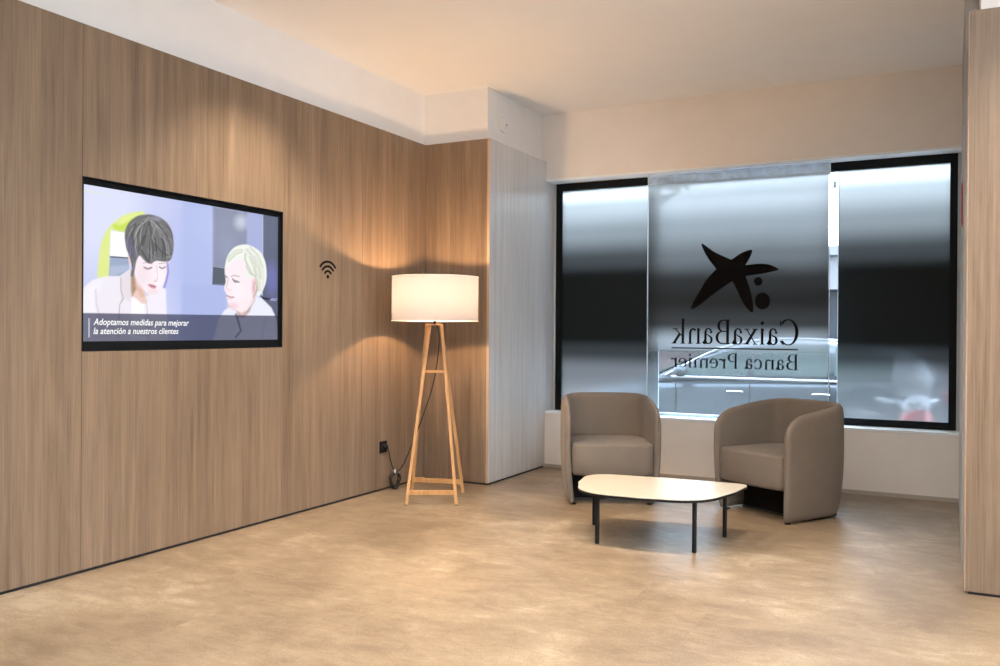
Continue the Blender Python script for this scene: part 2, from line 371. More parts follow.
# star emblem and mirrored lettering on the centre pane
def px2(x, y, Y):
    d = r_*((x-500)/FPX)+u_*((333-y)/FPX)+f_; t = Y/d.y
    return (d.x*t, CAMH+d.z*t)
LY = CY-.0016
def smooth_poly(pts, keep, n=5):
    out = []; m = len(pts)
    for i in range(m):
        p0, p1, p2, p3 = [Vector(pts[(i+k) % m]) for k in (-1, 0, 1, 2)]
        if i in keep: p0 = p1-(p2-p1)*.6
        if (i+1) % m in keep: p3 = p2+(p2-p1)*.6
        for k in range(n):
            t = k/n; out.append(tuple(.5*((2*p1)+(-p0+p2)*t+(2*p0-5*p1+4*p2-p3)*t*t+(-p0+3*p1-3*p2+p3)*t**3)))
    return out
star = [(160, 112), (172, 104), (260, 165), (380, 220), (455, 170), (522, 146), (534, 160), (512, 215), (480, 262), (590, 249), (670, 259), (726, 287),
        (715, 300), (600, 325), (485, 341), (512, 420), (536, 520), (541, 598), (522, 605), (470, 545), (425, 450), (387, 378),
        (310, 430), (220, 495), (140, 558), (84, 586), (98, 535), (145, 455), (195, 370), (268, 288), (215, 220), (182, 165)]
keep = {3, 8, 14, 21, 29}
def Zs(p): return px2(680+p[0]/7.4, 230+p[1]/7.4, LY)
bm = bmesh.new(); prism(bm, [Zs(p) for p in smooth_poly(star, keep)], 'y', LY, CY-.0006)
tag(obj('star_emblem', bm, INK, w2), kind='structure')
for cx, cy, rx, ry in ((578, 380, 31, 32), (610, 525, 56, 62)):
    bm = bmesh.new(); prism(bm, [Zs((cx+rx*math.cos(a*PI/16), cy+ry*math.sin(a*PI/16))) for a in range(32)], 'y', LY, CY-.0006)
    tag(obj('emblem_dot', bm, INK, w2), kind='structure')

def glyphs():
    """serif capitals and small letters as overlapping outlines; unit = cap height"""
    g = {}
    def R(x0, x1, y0, y1): return [(x0, y0), (x1, y0), (x1, y1), (x0, y1)]
    def ring(cx, cy, rx, ry, wx, wy, a0, a1, n=22):
        o = []; i = []
        for k in range(n+1):
            a = math.radians(a0+(a1-a0)*k/n); c, s = math.cos(a), math.sin(a)
            o.append((cx+rx*c, cy+ry*s)); i.append((cx+(rx-wx)*c, cy+(ry-wy)*s))
        return [[o[k], o[k+1], i[k+1], i[k]] for k in range(n)]
    def dot(cx, cy, r): return [[(cx+r*math.cos(a*PI/8), cy+r*math.sin(a*PI/8)) for a in range(16)]]
    T, W = .045, .125
    g['C'] = (.86, ring(.47, .5, .44, .52, .14, T, 42, 318, 36)+[[(.80, .97), (.765, .72), (.79, .72), (.83, .80), (.835, .97)], [(.79, .845), (.66, 1.0), (.60, .98), (.75, .80)], [(.80, .16), (.66, 0.02), (.70, -.01), (.84, .14)]])
    def stem(x, y0, y1, w=W, s=.055, top=True, bot=True):
        o = [R(x, x+w, y0, y1)]
        if bot: o.append(R(x-s, x+w+s, y0, y0+.035))
        if top: o.append(R(x-s, x+w+s, y1-.035, y1))
        return o
    g['B'] = (.78, stem(.09, 0, 1)+[R(.2, .38, 1-T, 1), R(.2, .40, .50, .50+T), R(.2, .40, 0, T)]+ring(.36, .75, .27, .25, .12, T, -90, 90)+ring(.39, .2725, .32, .2725, .13, T, -90, 90))
    g['P'] = (.70, stem(.09, 0, 1)+[R(.2, .38, 1-T, 1), R(.2, .38, .44, .44+T)]+ring(.36, .72, .29, .28, .13, T, -90, 90))
    g['a'] = (.56, [R(.33, .44, .07, .48)]+ring(.25, .46, .19, .20, .11, T, 0, 150)+dot(.12, .49, .055)+ring(.24, .175, .195, .185, .11, T, 80, 330)+[[(.44, .12), (.52, .03), (.55, .06), (.50, .09), (.44, .2)], [(.22, .315), (.35, .40), (.35, .44), (.22, .36)], [(.33, .0), (.33, .1), (.44, .12), (.52, .03), (.45, -.01)]])
    def sm(x, h=.64, w=.115):
        return [R(x, x+w, 0, h), R(x-.05, x+w+.05, 0, .033), [(x-.06, h-.05), (x, h-.08), (x+w, h+.02), (x+w-.02, h+.03)]]
    g['i'] = (.32, sm(.10)+dot(.155, .86, .075))
    g['n'] = (.72, sm(.09)+sm(.48, .45)[:2]+ring(.39, .42, .205, .23, .115, .07, 0, 140))
    g['m'] = (1.06, sm(.09)+sm(.46, .45)[:2]+sm(.83, .45)[:2]+ring(.37, .42, .205, .23, .115, .07, 0, 140)+ring(.74, .42, .205, .23, .115, .07, 0, 140))
    g['r'] = (.48, sm(.09)+ring(.36, .42, .17, .22, .06, .09, 60, 160)+dot(.41, .575, .065))
    g['x'] = (.64, [[(.04, .63), (.18, .63), (.60, .0), (.46, .0)], [(.50, .63), (.56, .63), (.14, 0), (.08, 0)], R(.0, .25, .60, .635), R(.39, .62, .60, .635), R(.02, .24, 0, .035), R(.38, .64, 0, .035)])
    g['k'] = (.68, stem(.09, 0, 1.03, .12, .05, top=False)+[[(.03, .98), (.09, .95), (.21, 1.06), (.19, 1.07)], [(.20, .30), (.20, .37), (.50, .62), (.56, .62)], [(.26, .37), (.36, .43), (.67, 0), (.52, 0)], R(.40, .64, .60, .635), R(.46, .70, 0, .035)])
    g['c'] = (.56, ring(.31, .32, .27, .335, .12, T, 45, 318)+dot(.46, .52, .06))
    g['e'] = (.59, ring(.31, .32, .27, .335, .115, T, 0, 318)+[R(.10, .57, .33, .375)])
    g[' '] = (.34, [])
    return g
GL = glyphs()
def serif(name, text, xs, xe, z0, cap):
    sc = cap; u = 0; polys = []
    for ch in text:
        w, ps = GL[ch]
        for p in ps: polys.append([(u+x, y) for x, y in p])
        u += w+.015
    k = (xs-xe)/u; bm = bmesh.new()
    for i, p in enumerate(polys):
        prism(bm, [(xs-x*k, z0+y*sc) for x, y in p], 'y', LY, CY-.0006)
    tag(obj(name, bm, INK, w2), kind='structure')
serif('lettering', 'CaixaBank', -1.048, -2.050, 1.098, .196)
serif('lettering', 'Banca Premier', -1.052, -2.058, .905, .120)
tag(obj('lettering_rule', B((-2.050, -1.056, LY, CY-.0006, 1.058, 1.068)), INK, w2), kind='structure')

# ------------------------------------------------------------------ television
tv = tag(empty('television', (XL, (TY0+TY1)/2, TZ0)), 'large black framed television set flush into the wood wall showing two women', 'television')
tv.location = (0, 0, 0)
TD = .022   # screen sits this far behind the timber face
e = .0015; bz, bzb, bzt = .020, .048, .034
y0, y1, z0, z1 = TY0+e, TY1-e, TZ0+e, TZ1-e
bm = B((XL-.098, XL-TD+.004, y0, y1, z0, z0+bzb), (XL-.098, XL-TD+.004, y0, y1, z1-bzt, z1), (XL-.098, XL-TD+.004, y0, y0+bz, z0+bzb, z1-bzt), (XL-.098, XL-TD+.004, y1-bz, y1, z0+bzb, z1-bzt))
obj('bezel', bm, BLACK, tv)
r0 = .004
bm = B((XL-TD+.0042, XL+.001, y0, y0+r0, z0, z1), (XL-TD+.0042, XL+.001, y1-r0, y1, z0, z1), (XL-TD+.0042, XL+.001, y0+r0, y1-r0, z0, z0+r0), (XL-TD+.0042, XL+.001, y0+r0, y1-r0, z1-r0, z1))
obj('surround', bm, BLACK, tv)
obj('back_housing', B((XL-.098, XL-TD-.006, y0+bz, y1-bz, z0+bzb, z1-bzt)), BLACK, tv)
sy0, sy1, sz0, sz1 = y0+bz, y1-bz, z0+bzb, z1-bzt
NW, NH = 420, 242
yy = np.linspace(sy0, sy1, NW+1); zz = np.linspace(sz0, sz1, NH+1)
Yg, Zg = np.meshgrid(yy, zz)                     # the picture is laid out on the screen plane
def np_proj(X, Y, Z):
    dx, dy, dz = X, Y, Z-CAMH
    q = [a.x*dx+a.y*dy+a.z*dz for a in (r_, u_, f_)]
    return 500+FPX*q[0]/q[2], 333-FPX*q[1]/q[2]
PX, PY = np_proj(XL-TD, Yg, Zg)
img = np.zeros(PX.shape+(3,))
def srgb(c): return (np.array(c, float)/255.)
def over(a, c): img[:] = img*(1-a[..., None])+srgb(c)*a[..., None]
def sdist(poly):
    x, y = PX, PY; n = len(poly); d = np.full(x.shape, 1e9); ins = np.zeros(x.shape, bool)
    for i in range(n):
        ax, ay = poly[i]; bx, by = poly[(i+1) % n]; ex, ey = bx-ax, by-ay
        t = np.clip(((x-ax)*ex+(y-ay)*ey)/(ex*ex+ey*ey+1e-9), 0, 1)
        d = np.minimum(d, np.hypot(x-ax-t*ex, y-ay-t*ey))
        if ay != by:
            ins ^= ((ay > y) != (by > y)) & (x < (bx-ax)*(y-ay)/(by-ay)+ax)
    return np.where(ins, -d, d)
def poly(pts, c, soft=.35, op=1., cr=False):
    if cr: pts = smooth_poly(pts, set(), 4)
    s = sdist(pts); over(np.clip(.5-s/(2*soft), 0, 1)*op, c)
def ell(cx, cy, rx, ry, c, soft=.3, op=1., ang=0):
    a = math.radians(ang); X = (PX-cx)*math.cos(a)+(PY-cy)*math.sin(a); Y = -(PX-cx)*math.sin(a)+(PY-cy)*math.cos(a)
    r = np.hypot(X/rx, Y/ry); over(np.clip((1-r)/soft+.5, 0, 1)*op, c)
def line(pts, w, c, op=1., soft=.3):
    d = np.full(PX.shape, 1e9)
    for (ax, ay), (bx, by) in zip(pts, pts[1:]):
        ex, ey = bx-ax, by-ay; t = np.clip(((PX-ax)*ex+(PY-ay)*ey)/(ex*ex+ey*ey+1e-9), 0, 1)
        d = np.minimum(d, np.hypot(PX-ax-t*ex, PY-ay-t*ey))
    over(np.clip(.5-(d-w/2)/(2*soft), 0, 1)*op, c)
def A(x, y): return (80+x/6.06, 205+y/6.06)      # left figure
def Q(x, y): return (185+x/6.05, 235+y/6.05)     # right figure
def T0(x, y): return (70+x/3.33, 165+y/3.33)
def PA(l, f): return [f(*p) for p in l]
# background
over(np.ones(PX.shape), (206, 212, 246))
ell(100, 200, 60, 60, (226, 230, 252), .8, .8); ell(165, 215, 25, 60, (196, 202, 240), 1.2, .6); ell(195, 270, 25, 60, (176, 188, 236), 1.2, .8)
poly(PA([(372, 60), (800, 60), (800, 640), (372, 640)], T0), (178, 190, 234), 3, .75)
poly(PA([(476, 135), (800, 150), (800, 400), (476, 400)], T0), (156, 164, 202), .5)
poly(PA([(478, 140), (590, 158), (590, 345), (478, 335)], T0), (138, 144, 168), 2)
ell(*T0(570, 190), 6, 7, (204, 210, 226), 1.2, .8); ell(*T0(520, 280), 9, 12, (150, 158, 186), 1.2, .6)
poly(PA([(476, 335), (520, 340), (520, 402), (474, 398)], T0), (88, 96, 110), .5)
line(PA([(476, 337), (520, 343)], T0), .7, (190, 200, 214)); poly(PA([(590, 150), (642, 160), (642, 420), (590, 420)], T0), (166, 174, 216), 1)
poly(PA([(642, 165), (720, 170), (720, 620), (642, 620)], T0), (92, 98, 122), .5); line(PA([(642, 163), (642, 300)], T0), .7, (200, 208, 226))
ell(*T0(672, 380), 6, 16, (120, 122, 190), 1, .7); line(PA([(640, 442), (690, 448)], T0), 1.2, (40, 42, 60)); line(PA([(652, 446), (690, 446)], T0), .7, (190, 190, 240))
poly(PA([(372, 400), (520, 400), (520, 500), (372, 500)], T0), (170, 182, 232), 2, .6)
# yellow ring shape, window behind
def A2(x, y): return (84+x/6.66, 200+y/6.66)
def Q2(x, y): return (195+x/7.835, 235+y/7.835)
poly(PA([(95, 520), (98, 400), (120, 270), (165, 185), (230, 125), (300, 90), (400, 80), (380, 160), (300, 160), (230, 205), (190, 200), (178, 250), (170, 360), (165, 520)], A2), (226, 238, 140), 1.3, .95, True)
poly(PA([(195, 160), (250, 165), (330, 120), (330, 200), (255, 212), (200, 190)], A2), (202, 226, 80), 1.0, .85, True)
poly(PA([(240, 120), (300, 95), (340, 95), (300, 140), (250, 160)], A2), (232, 242, 150), 1.2, .7)
poly(PA([(178, 205), (300, 222), (300, 385), (174, 375)], A2), (252, 254, 255), .6)
poly(PA([(174, 378), (300, 388), (300, 520), (165, 510)], A2), (158, 172, 200), .7); poly(PA([(176, 440), (300, 430), (300, 470), (170, 510)], A2), (186, 196, 222), 1.2, .7); line(PA([(176, 378), (300, 386)], A2), 1.2, (66, 76, 100))
line([(86, 191), (98, 193)], 1.2, (226, 234, 150), .45, .6); line([(100, 193), (112, 195)], 1.0, (226, 234, 150), .3, .6)
# left person: jacket, shirt, neck, face, hair
JK = (240, 235, 245)
poly(PA([(-30, 620), (0, 580), (60, 530), (150, 508), (240, 505), (305, 460), (420, 640), (490, 570), (540, 590), (546, 700), (560, 950), (-40, 950)], A2), JK, .7)
poly(PA([(-20, 640), (40, 560), (130, 520), (80, 650), (90, 950), (-40, 950)], A2), (246, 244, 253), 3, .9)
line(PA([(78, 600), (84, 700), (110, 800), (100, 900)], A2), 1.6, (214, 206, 222), .8, 1)
poly(PA([(320, 640), (400, 660), (415, 950), (300, 950)], A2), (252, 251, 255), .7)
poly(PA([(242, 515), (305, 462), (322, 640), (300, 680), (275, 655), (245, 690)], A2), (232, 224, 232), .8)
line(PA([(245, 520), (246, 600), (262, 655), (238, 695), (234, 760), (230, 920)], A2), .8, (168, 146, 140), .75)
line(PA([(415, 660), (425, 780), (428, 920)], A2), .7, (200, 190, 200), .8); poly(PA([(430, 640), (500, 575), (546, 600), (552, 920), (434, 920)], A2), (243, 238, 249), .9)
poly(PA([(312, 480), (400, 590), (418, 690), (385, 690), (340, 650), (312, 640)], A2), (238, 206, 196), .8)
poly(PA([(312, 470), (338, 500), (350, 590), (322, 640), (314, 600)], A2), (164, 134, 110), 1.1, .85)
poly(PA([(335, 560), (380, 590), (410, 640), (380, 650)], A2), (222, 180, 160), 1.4, .8)
poly(PA([(330, 330), (560, 360), (560, 440), (545, 520), (520, 580), (490, 620), (440, 630), (405, 605), (350, 530), (335, 470)], A2), (249, 235, 242), .6, 1, True)
ell(*A2(500, 520), 5, 9, (253, 244, 248), 1, .7); ell(*A2(390, 500), 6, 10, (243, 222, 230), 1, .6); ell(*A2(460, 610), 5, 2.5, (244, 222, 226), .8, .8)
poly(PA([(292, 360), (322, 375), (336, 420), (338, 470), (318, 450), (298, 405)], A2), (240, 214, 220), .6, 1, True); line(PA([(308, 385), (322, 420), (322, 440)], A2), .7, (206, 170, 176), .7)
line(PA([(400, 448), (425, 458), (452, 448)], A2), 1.1, (120, 100, 104), .9); line(PA([(405, 458), (430, 464), (450, 456)], A2), .8, (190, 160, 164), .7)
line(PA([(503, 446), (520, 457), (542, 446)], A2), 1.1, (120, 100, 104), .9)
line(PA([(395, 420), (430, 412), (455, 425)], A2), .9, (170, 146, 148), .6); line(PA([(500, 424), (545, 418)], A2), .9, (170, 146, 148), .6)
line(PA([(484, 440), (490, 500), (488, 530), (466, 545)], A2), .8, (226, 196, 204), .8); ell(*A2(478, 538), 1.8, 1.2, (232, 206, 212), .6, .8)
poly(PA([(428, 562), (455, 562), (480, 576), (470, 590), (445, 584)], A2), (214, 140, 158), .5, .9, True); line(PA([(430, 566), (455, 574), (478, 576)], A2), .7, (150, 84, 96), .8)
line(PA([(556, 420), (560, 480), (548, 540), (535, 580)], A2), 1.8, (128, 118, 208), .75, .8)
hair = [(272, 250), (276, 200), (300, 150), (350, 110), (400, 98), (450, 98), (510, 118), (560, 160), (588, 220), (597, 290), (590, 360), (570, 405), (530, 410), (480, 405), (440, 425), (405, 405), (375, 372), (360, 380), (345, 420), (330, 500), (312, 505), (318, 440), (300, 370), (282, 320)]
poly(PA(hair, A2), (112, 112, 114), .6, 1, True)
rs = random.Random(11)
ends = [(280, 260), (286, 310), (300, 350), (322, 400), (325, 470), (345, 385), (365, 350), (385, 365), (405, 395), (435, 412), (470, 400), (505, 402), (540, 404), (568, 395), (585, 350), (590, 300), (586, 240)]
for k in range(230):
    i = rs.uniform(0, len(ends)-1.001); j = int(i); f = i-j
    ex, ey = ends[j][0]*(1-f)+ends[j+1][0]*f, ends[j][1]*(1-f)+ends[j+1][1]*f
    cx, cy = 425+rs.uniform(-18, 22), 118+rs.uniform(-8, 14)
    bx_ = -55 if ex < 420 else (10 if ex < 500 else 50); t0, t1 = rs.choice([(0, .5), (.25, .8), (.45, 1), (.1, .95)])
    pts = []
    for q in range(5):
        t = t0+(t1-t0)*q/4; w = 4*t*(1-t)
        pts.append(A2(cx+(ex-cx)*t+bx_*w*.8, cy+(ey-cy)*t-22*w*(1 if ex < 420 else .5)))
    g = rs.choice([58, 66, 74, 88, 100, 130, 150, 168, 184]); line(pts, rs.uniform(.5, 1.1), (g, g, g+rs.choice([-4, 0, 6])), .55, .35)
for p0, p1, p2, g, w in (((400, 240), (370, 320), (425, 405), 62, 2.0), ((430, 150), (410, 230), (395, 300), 70, 1.6), ((345, 160), (322, 230), (330, 300), 66, 2.0), ((480, 300), (520, 350), (560, 370), 70, 1.6), ((460, 120), (500, 170), (560, 240), 78, 1.4),
                         ((385, 150), (345, 220), (352, 300), 178, 1.0), ((470, 190), (455, 250), (470, 280), 190, 1.0), ((420, 330), (470, 385), (530, 392), 150, 1.0), ((500, 230), (560, 290), (575, 350), 160, 1.0)):
    line(PA([p0, p1, p2], A2), w, (g, g, g), .6, .6)
poly(PA([(278, 250), (300, 235), (330, 300), (352, 350), (335, 390), (305, 370), (285, 320)], A2), (104, 98, 134), 1.4, .55)
ell(*A2(480, 125), 5, 2.5, (176, 172, 196), 1, .5)
# right person
poly(PA([(150, 800), (185, 660), (230, 590), (275, 560), (330, 600), (480, 480), (530, 500), (600, 570), (640, 660), (660, 900), (100, 900)], Q2), (236, 238, 250), .8)
poly(PA([(330, 590), (450, 520), (430, 600), (380, 650), (330, 640)], Q2), (206, 178, 176), 1)
poly(PA([(260, 550), (320, 590), (370, 620), (420, 570), (480, 480), (460, 420), (280, 420)], Q2), (243, 214, 216), .9)
poly(PA([(240, 230), (290, 165), (400, 150), (490, 260), (490, 400), (450, 500), (390, 590), (340, 600), (290, 575), (262, 540), (250, 500), (245, 460), (228, 420), (240, 360), (232, 290)], Q2), (250, 236, 242), .7, 1, True)
ell(*Q2(340, 440), 6, 8, (254, 244, 248), 1, .7); ell(*Q2(300, 555), 5, 3, (246, 208, 214), 1, .7)
poly(PA([(450, 350), (480, 340), (498, 370), (480, 430), (452, 470), (444, 420)], Q2), (240, 208, 212), .6, 1, True); line(PA([(470, 365), (458, 410), (460, 440)], Q2), .9, (196, 150, 156), .8)
poly(PA([(478, 340), (500, 350), (495, 420), (460, 500), (452, 480), (480, 420)], Q2), (190, 170, 150), .8, .75)
line(PA([(285, 325), (310, 316), (345, 326)], Q2), 1.1, (176, 170, 172), .75); line(PA([(296, 345), (312, 368), (345, 368)], Q2), 1.3, (120, 116, 124), .85); line(PA([(300, 355), (330, 360)], Q2), .9, (96, 92, 104), .7); line(PA([(238, 320), (252, 332)], Q2), 1.2, (140, 132, 140), .9)
line(PA([(262, 340), (246, 415), (262, 432), (282, 428)], Q2), .9, (222, 190, 198), .9); ell(*Q2(268, 415), 1.8, 2., (254, 242, 246), .8, .8)
line(PA([(250, 475), (272, 486), (304, 488)], Q2), 1.3, (190, 134, 146), .9); line(PA([(258, 500), (285, 500)], Q2), .9, (232, 186, 194), .8); line(PA([(262, 540), (300, 580), (345, 600)], Q2), .9, (232, 200, 206), .8)
bob = [(238, 270), (240, 210), (262, 150), (310, 95), (380, 74), (440, 85), (510, 130), (548, 200), (562, 290), (556, 370), (530, 440), (500, 480), (480, 470), (498, 410), (494, 350), (462, 330), (400, 325), (392, 300), (410, 270), (385, 230), (375, 190), (320, 190), (280, 200), (255, 235)]
poly(PA(bob, Q2), (240, 243, 236), .6, 1, True)
for k in range(90):
    t = rs.random(); u = rs.random(); c_ = rs.choice([(214, 220, 200), (252, 253, 248), (206, 212, 196), (246, 248, 240), (196, 200, 186), (226, 232, 216)])
    if k % 3: pts = [Q2(380+60*t, 90+30*(1-t)), Q2(430+70*t, 150+40*(1-t)), Q2(455+85*t, 250), Q2(470+75*t, 330+20*t), Q2(495+45*t, 440-20*u)]
    else: pts = [Q2(370, 110+40*t), Q2(310+20*t, 120+50*t), Q2(250+20*t, 180+50*t)]
    j = rs.randint(0, max(0, len(pts)-3)); line(pts[j:j+3], rs.uniform(.5, .9), c_, .5, .5)
line(PA([(392, 150), (395, 200), (425, 260), (450, 310)], Q2), 1.3, (188, 190, 170), .8, .6); line(PA([(400, 240), (430, 300), (470, 325)], Q2), 1.0, (176, 178, 164), .7, .5); line(PA([(430, 170), (470, 240), (488, 330)], Q2), 1.0, (202, 206, 188), .7, .5)
for k in range(8): ell(*Q2(462-9*k, 515+11*k), .75, .75, (252, 250, 250), .5); ell(*Q2(467-9*k, 521+11*k), .5, .5, (160, 140, 140), .5, .7)
line(PA([(330, 600), (350, 640), (390, 640), (440, 560), (470, 500)], Q2), .8, (190, 160, 162), .6, .5)
line(PA([(320, 620), (345, 700), (360, 750), (320, 800)], Q2), 1.6, (90, 96, 112), .8, .6); line(PA([(335, 640), (350, 700)], Q2), 1.2, (170, 120, 120), .6, .6)
line(PA([(560, 650), (540, 720), (520, 820)], Q2), 1.2, (206, 210, 232), .8, 1)
line(PA([(518, 478), (540, 500), (590, 505)], Q2), 1.6, (46, 44, 66), .9, .4); line(PA([(590, 508), (636, 512)], Q2), 1.0, (190, 186, 240), .9, .4)
# caption band
bx = PY > (313.3-(PX-83)*0.0)+0.0*PX
top = 313.0+(PX-83)*(315.8-313.0)/(276-83.)
al = np.clip((PY-top)/.6+.5, 0, 1)
img[:] = img*(1-al[..., None])+(img*np.array([.34, .34, .37])+srgb((60, 64, 86))*.42)*al[..., None]
img = np.clip(img, 0, 1)
lin = np.where(img <= .04045, img/12.92, ((img+.055)/1.055)**2.4)
co = np.stack([np.full(Yg.size, XL-TD), Yg.ravel(), Zg.ravel()], 1)
ii = np.arange((NW+1)*(NH+1)).reshape(NH+1, NW+1)
quads = np.stack([ii[:-1, :-1], ii[:-1, 1:], ii[1:, 1:], ii[1:, :-1]], -1).reshape(-1, 4)
me = bpy.data.meshes.new('screen'); me.from_pydata(co.tolist(), [], quads.tolist())
ca = me.color_attributes.new('picture', 'FLOAT_COLOR', 'POINT')
ca.data.foreach_set('color', np.concatenate([lin.reshape(-1, 3), np.ones((lin.shape[0]*lin.shape[1], 1))], 1).ravel())
m, nt, nd, L, b = newmat('lit_screen')
at = N(nt, 'ShaderNodeVertexColor'); at.layer_name = 'picture'
b.inputs['Base Color'].default_value = (.01, .01, .012, 1); b.inputs['Roughness'].default_value = .12
L.new(at.outputs['Color'], b.inputs['Emission Color']); b.inputs['Emission Strength'].default_value = .98
me.materials.append(m); screen = lk(bpy.data.objects.new('screen', me), tv)
SCREENMAT = b
def emis(name, col, s=1):
    m, nt, nd, L, b = newmat(name); b.inputs['Base Color'].default_value = (0, 0, 0, 1)
    b.inputs['Emission Color'].default_value = (*col, 1); b.inputs['Emission Strength'].default_value = s; return m
WHT = emis('caption_white', (1, 1, 1), 1.0); GRY = emis('caption_rule', (.45, .47, .55), 1.0)
def onscreen(x, y):
    d = r_*((x-500)/FPX)+u_*((333-y)/FPX)+f_; t = (XL-TD)/d.x
    return (d.y*t, CAMH+d.z*t)
def caption(name, txt, xa, ya, xb, yb, hgt):
    cu = bpy.data.curves.new(name, 'FONT'); cu.body = txt; cu.shear = .22; cu.size = 1; cu.offset = .012; cu.resolution_u = 3
    t = bpy.data.objects.new(name, cu); COL.objects.link(t); bpy.context.view_layer.update()
    me = bpy.data.meshes.new_from_object(t.evaluated_get(bpy.context.evaluated_depsgraph_get()))
    bpy.data.objects.remove(t)
    xs = [v.co.x for v in me.vertices]; x0, x1 = min(xs), max(xs)
    (ya_, za), (yb_, zb_) = onscreen(xa, ya), onscreen(xb, yb)
    k = (yb_-ya_)/(x1-x0); zk = hgt
    for v in me.vertices:
        x, y = v.co.x-x0, v.co.y; v.co = (XL-TD+.0006, ya_+x*k, (za+zb_)/2+y*zk)
    me.materials.clear(); me.materials.append(WHT)
    o = lk(bpy.data.objects.new(name, me), screen); return o
caption('caption_text', 'Adoptamos medidas para mejorar', 93.3, 325.3, 188.8, 325.3, .046)
caption('caption_text', 'la atención a nuestros clientes', 93.3, 334.3, 178.4, 333.6, .046)
ya_, za = onscreen(88.3, 318.3); yb_, zb_ = onscreen(89.7, 337.3)
obj('caption_rule', B((XL-TD+.0003, XL-TD+.0008, ya_, yb_, zb_, za)), GRY, screen)

# ------------------------------------------------------------------ small things on the walls
wf = tag(empty('wifi_symbol', (XL, 4.666, 1.55)), 'black wireless signal symbol stuck on the wood wall between television and lamp', 'sign')
def arc(bm, r, w, a0, a1, cz, n=24, flat=1.):
    o = []; i = []
    for k in range(n+1):
        a = math.radians(a0+(a1-a0)*k/n)
        o.append((math.sin(a)*(r+w/2)*flat, cz+math.cos(a)*(r+w/2))); i.append((math.sin(a)*(r-w/2)*flat, cz+math.cos(a)*(r-w/2)))
    prism(bm, o+i[::-1], 'x', -.001, .0025)
    for a in (a0, a1):
        a = math.radians(a); cx, cc = math.sin(a)*r*flat, cz+math.cos(a)*r
        prism(bm, [(cx+w/2*math.cos(t*PI/6), cc+w/2*math.sin(t*PI/6)) for t in range(12)], 'x', -.001, .0026)
for r, nm in ((.105, 'signal_arc'), (.073, 'signal_arc'), (.041, 'signal_arc')):
    bm = bmesh.new(); arc(bm, r, .0145, -49, 49, -.0, flat=1.0); obj(nm, bm, INK, wf)
bm = bmesh.new(); prism(bm, [(.0125*math.cos(t*PI/12), .003+.0125*math.sin(t*PI/12)) for t in range(24)], 'x', -.001, .0025); obj('signal_dot', bm, INK, wf)

sk = tag(empty('wall_socket', (XL, 5.318, .325)), 'black square power socket low on the wood wall left of the floor lamp', 'socket')
obj('cover_plate', B((.0003, .009, -.043, .043, -.043, .043)), BLKM, sk, bev=.003)
bm = bmesh.new(); lathe(bm, [(.021, .0092), (.021, .0105), (.017, .0107), (.016, .0098)], 24, axis='x'); obj('socket_well', bm, plain('dark_grey_plastic', (.04, .04, .04), .4, noise=.1), sk)

sn = tag(empty('wall_sensor', (XG-REC, 6.175, 2.843)), 'small white rounded wall sensor high on the white plaster above the grey panelling', 'sensor')
bm = bmesh.new(); 
prism(bm, [(a, c) for a, c in smooth_poly([(-.045, -.052), (.045, -.052), (.052, 0), (.045, .052), (-.045, .052), (-.052, 0)], set(), 6)], 'x', .0005, .030)
obj('housing', bm, WPLAST, sn, bev=.006)
bm = bmesh.new(); lathe(bm, [(.010, .0305), (.009, .036), (.004, .038)], 20, c=(0, .012, 0), axis='x'); obj('lens', bm, plain('grey_lens', (.3, .28, .27), .3, noise=.05), sn)
sn2 = tag(obj('wall_button', B((.0005, .010, -.010, .010, -.012, .012)), WPLAST, bev=.003, loc=(XG-REC, 6.262, 2.835)), 'tiny white button on the plaster beside the rounded wall sensor', 'button')

rd = tag(empty('alarm_sign', (XR, 5.62, 1.93)), 'narrow red plate seen edge-on high on the right side wall', 'sign')
obj('plate', B((-.007, -.0005, -.07, .07, -.12, .12)), plain('red_enamel', (.42, .02, .03), .4, noise=.05), rd, bev=.003)
obj('mounting_rim', B((-.009, -.0072, -.06, .06, -.11, .11)), plain('dark_red_enamel', (.30, .02, .025), .4, noise=.05), rd)

# ------------------------------------------------------------------ floor lamp
LX, LYY, LR = -3.278, 5.272, math.radians(27)
lamp = tag(empty('floor_lamp', (LX, LYY, 0), LR), 'lit floor lamp with white drum shade on four pale wooden legs', 'lamp')
zt = 1.228
iM = (Matrix.Translation((LX, LYY, 0)) @ Matrix.Rotation(LR, 4, 'Z')).inverted()
FEET = {(-1, -1): (-3.297, 4.945), (1, -1): (-2.998, 5.112), (1, 1): (-3.178, 5.515), (-1, 1): (-3.560, 5.420)}
rv, fv = Vector((.886, .463)), Vector((-.463, .886))
TOPS = {(-1, -1): (-.034, -.036), (1, -1): (.050, -.036), (1, 1): (.040, .036), (-1, 1): (-.062, .036)}
def legp(sx, sy, z):
    t = z/zt; a = Vector(FEET[sx, sy]); q = TOPS[sx, sy]; b = Vector((LX, LYY))+rv*q[0]+fv*q[1]
    c = a*(1-t)+b*t; return iM @ Vector((c.x, c.y, z))
for sx in (-1, 1):
    for sy in (-1, 1):
        bm = bmesh.new(); bar(bm, legp(sx, sy, .004), legp(sx, sy, zt), .021, .024, up=(0, 1, 0)); lg = obj('leg', bm, OAK, lamp, bev=.002)
        f = legp(sx, sy, .0); obj('foot_pad', B((f.x-.009, f.x+.009, f.y-.009, f.y+.009, .0003, .006)), BLKM, lg)
for sy in (-1, 1):
    a, b = legp(-1, sy, .085), legp(1, sy, .085); bm = bmesh.new(); bar(bm, a, b, .014, .034); obj('stretcher', bm, OAK, lamp, bev=.002)
    a, b = legp(-1, sy, .905), legp(1, sy, .905); bm = bmesh.new(); bar(bm, a, b, .014, .018)
    if sy < 0: obj('stretcher', bm, OAK, lamp, bev=.002)
    else: bm.free()
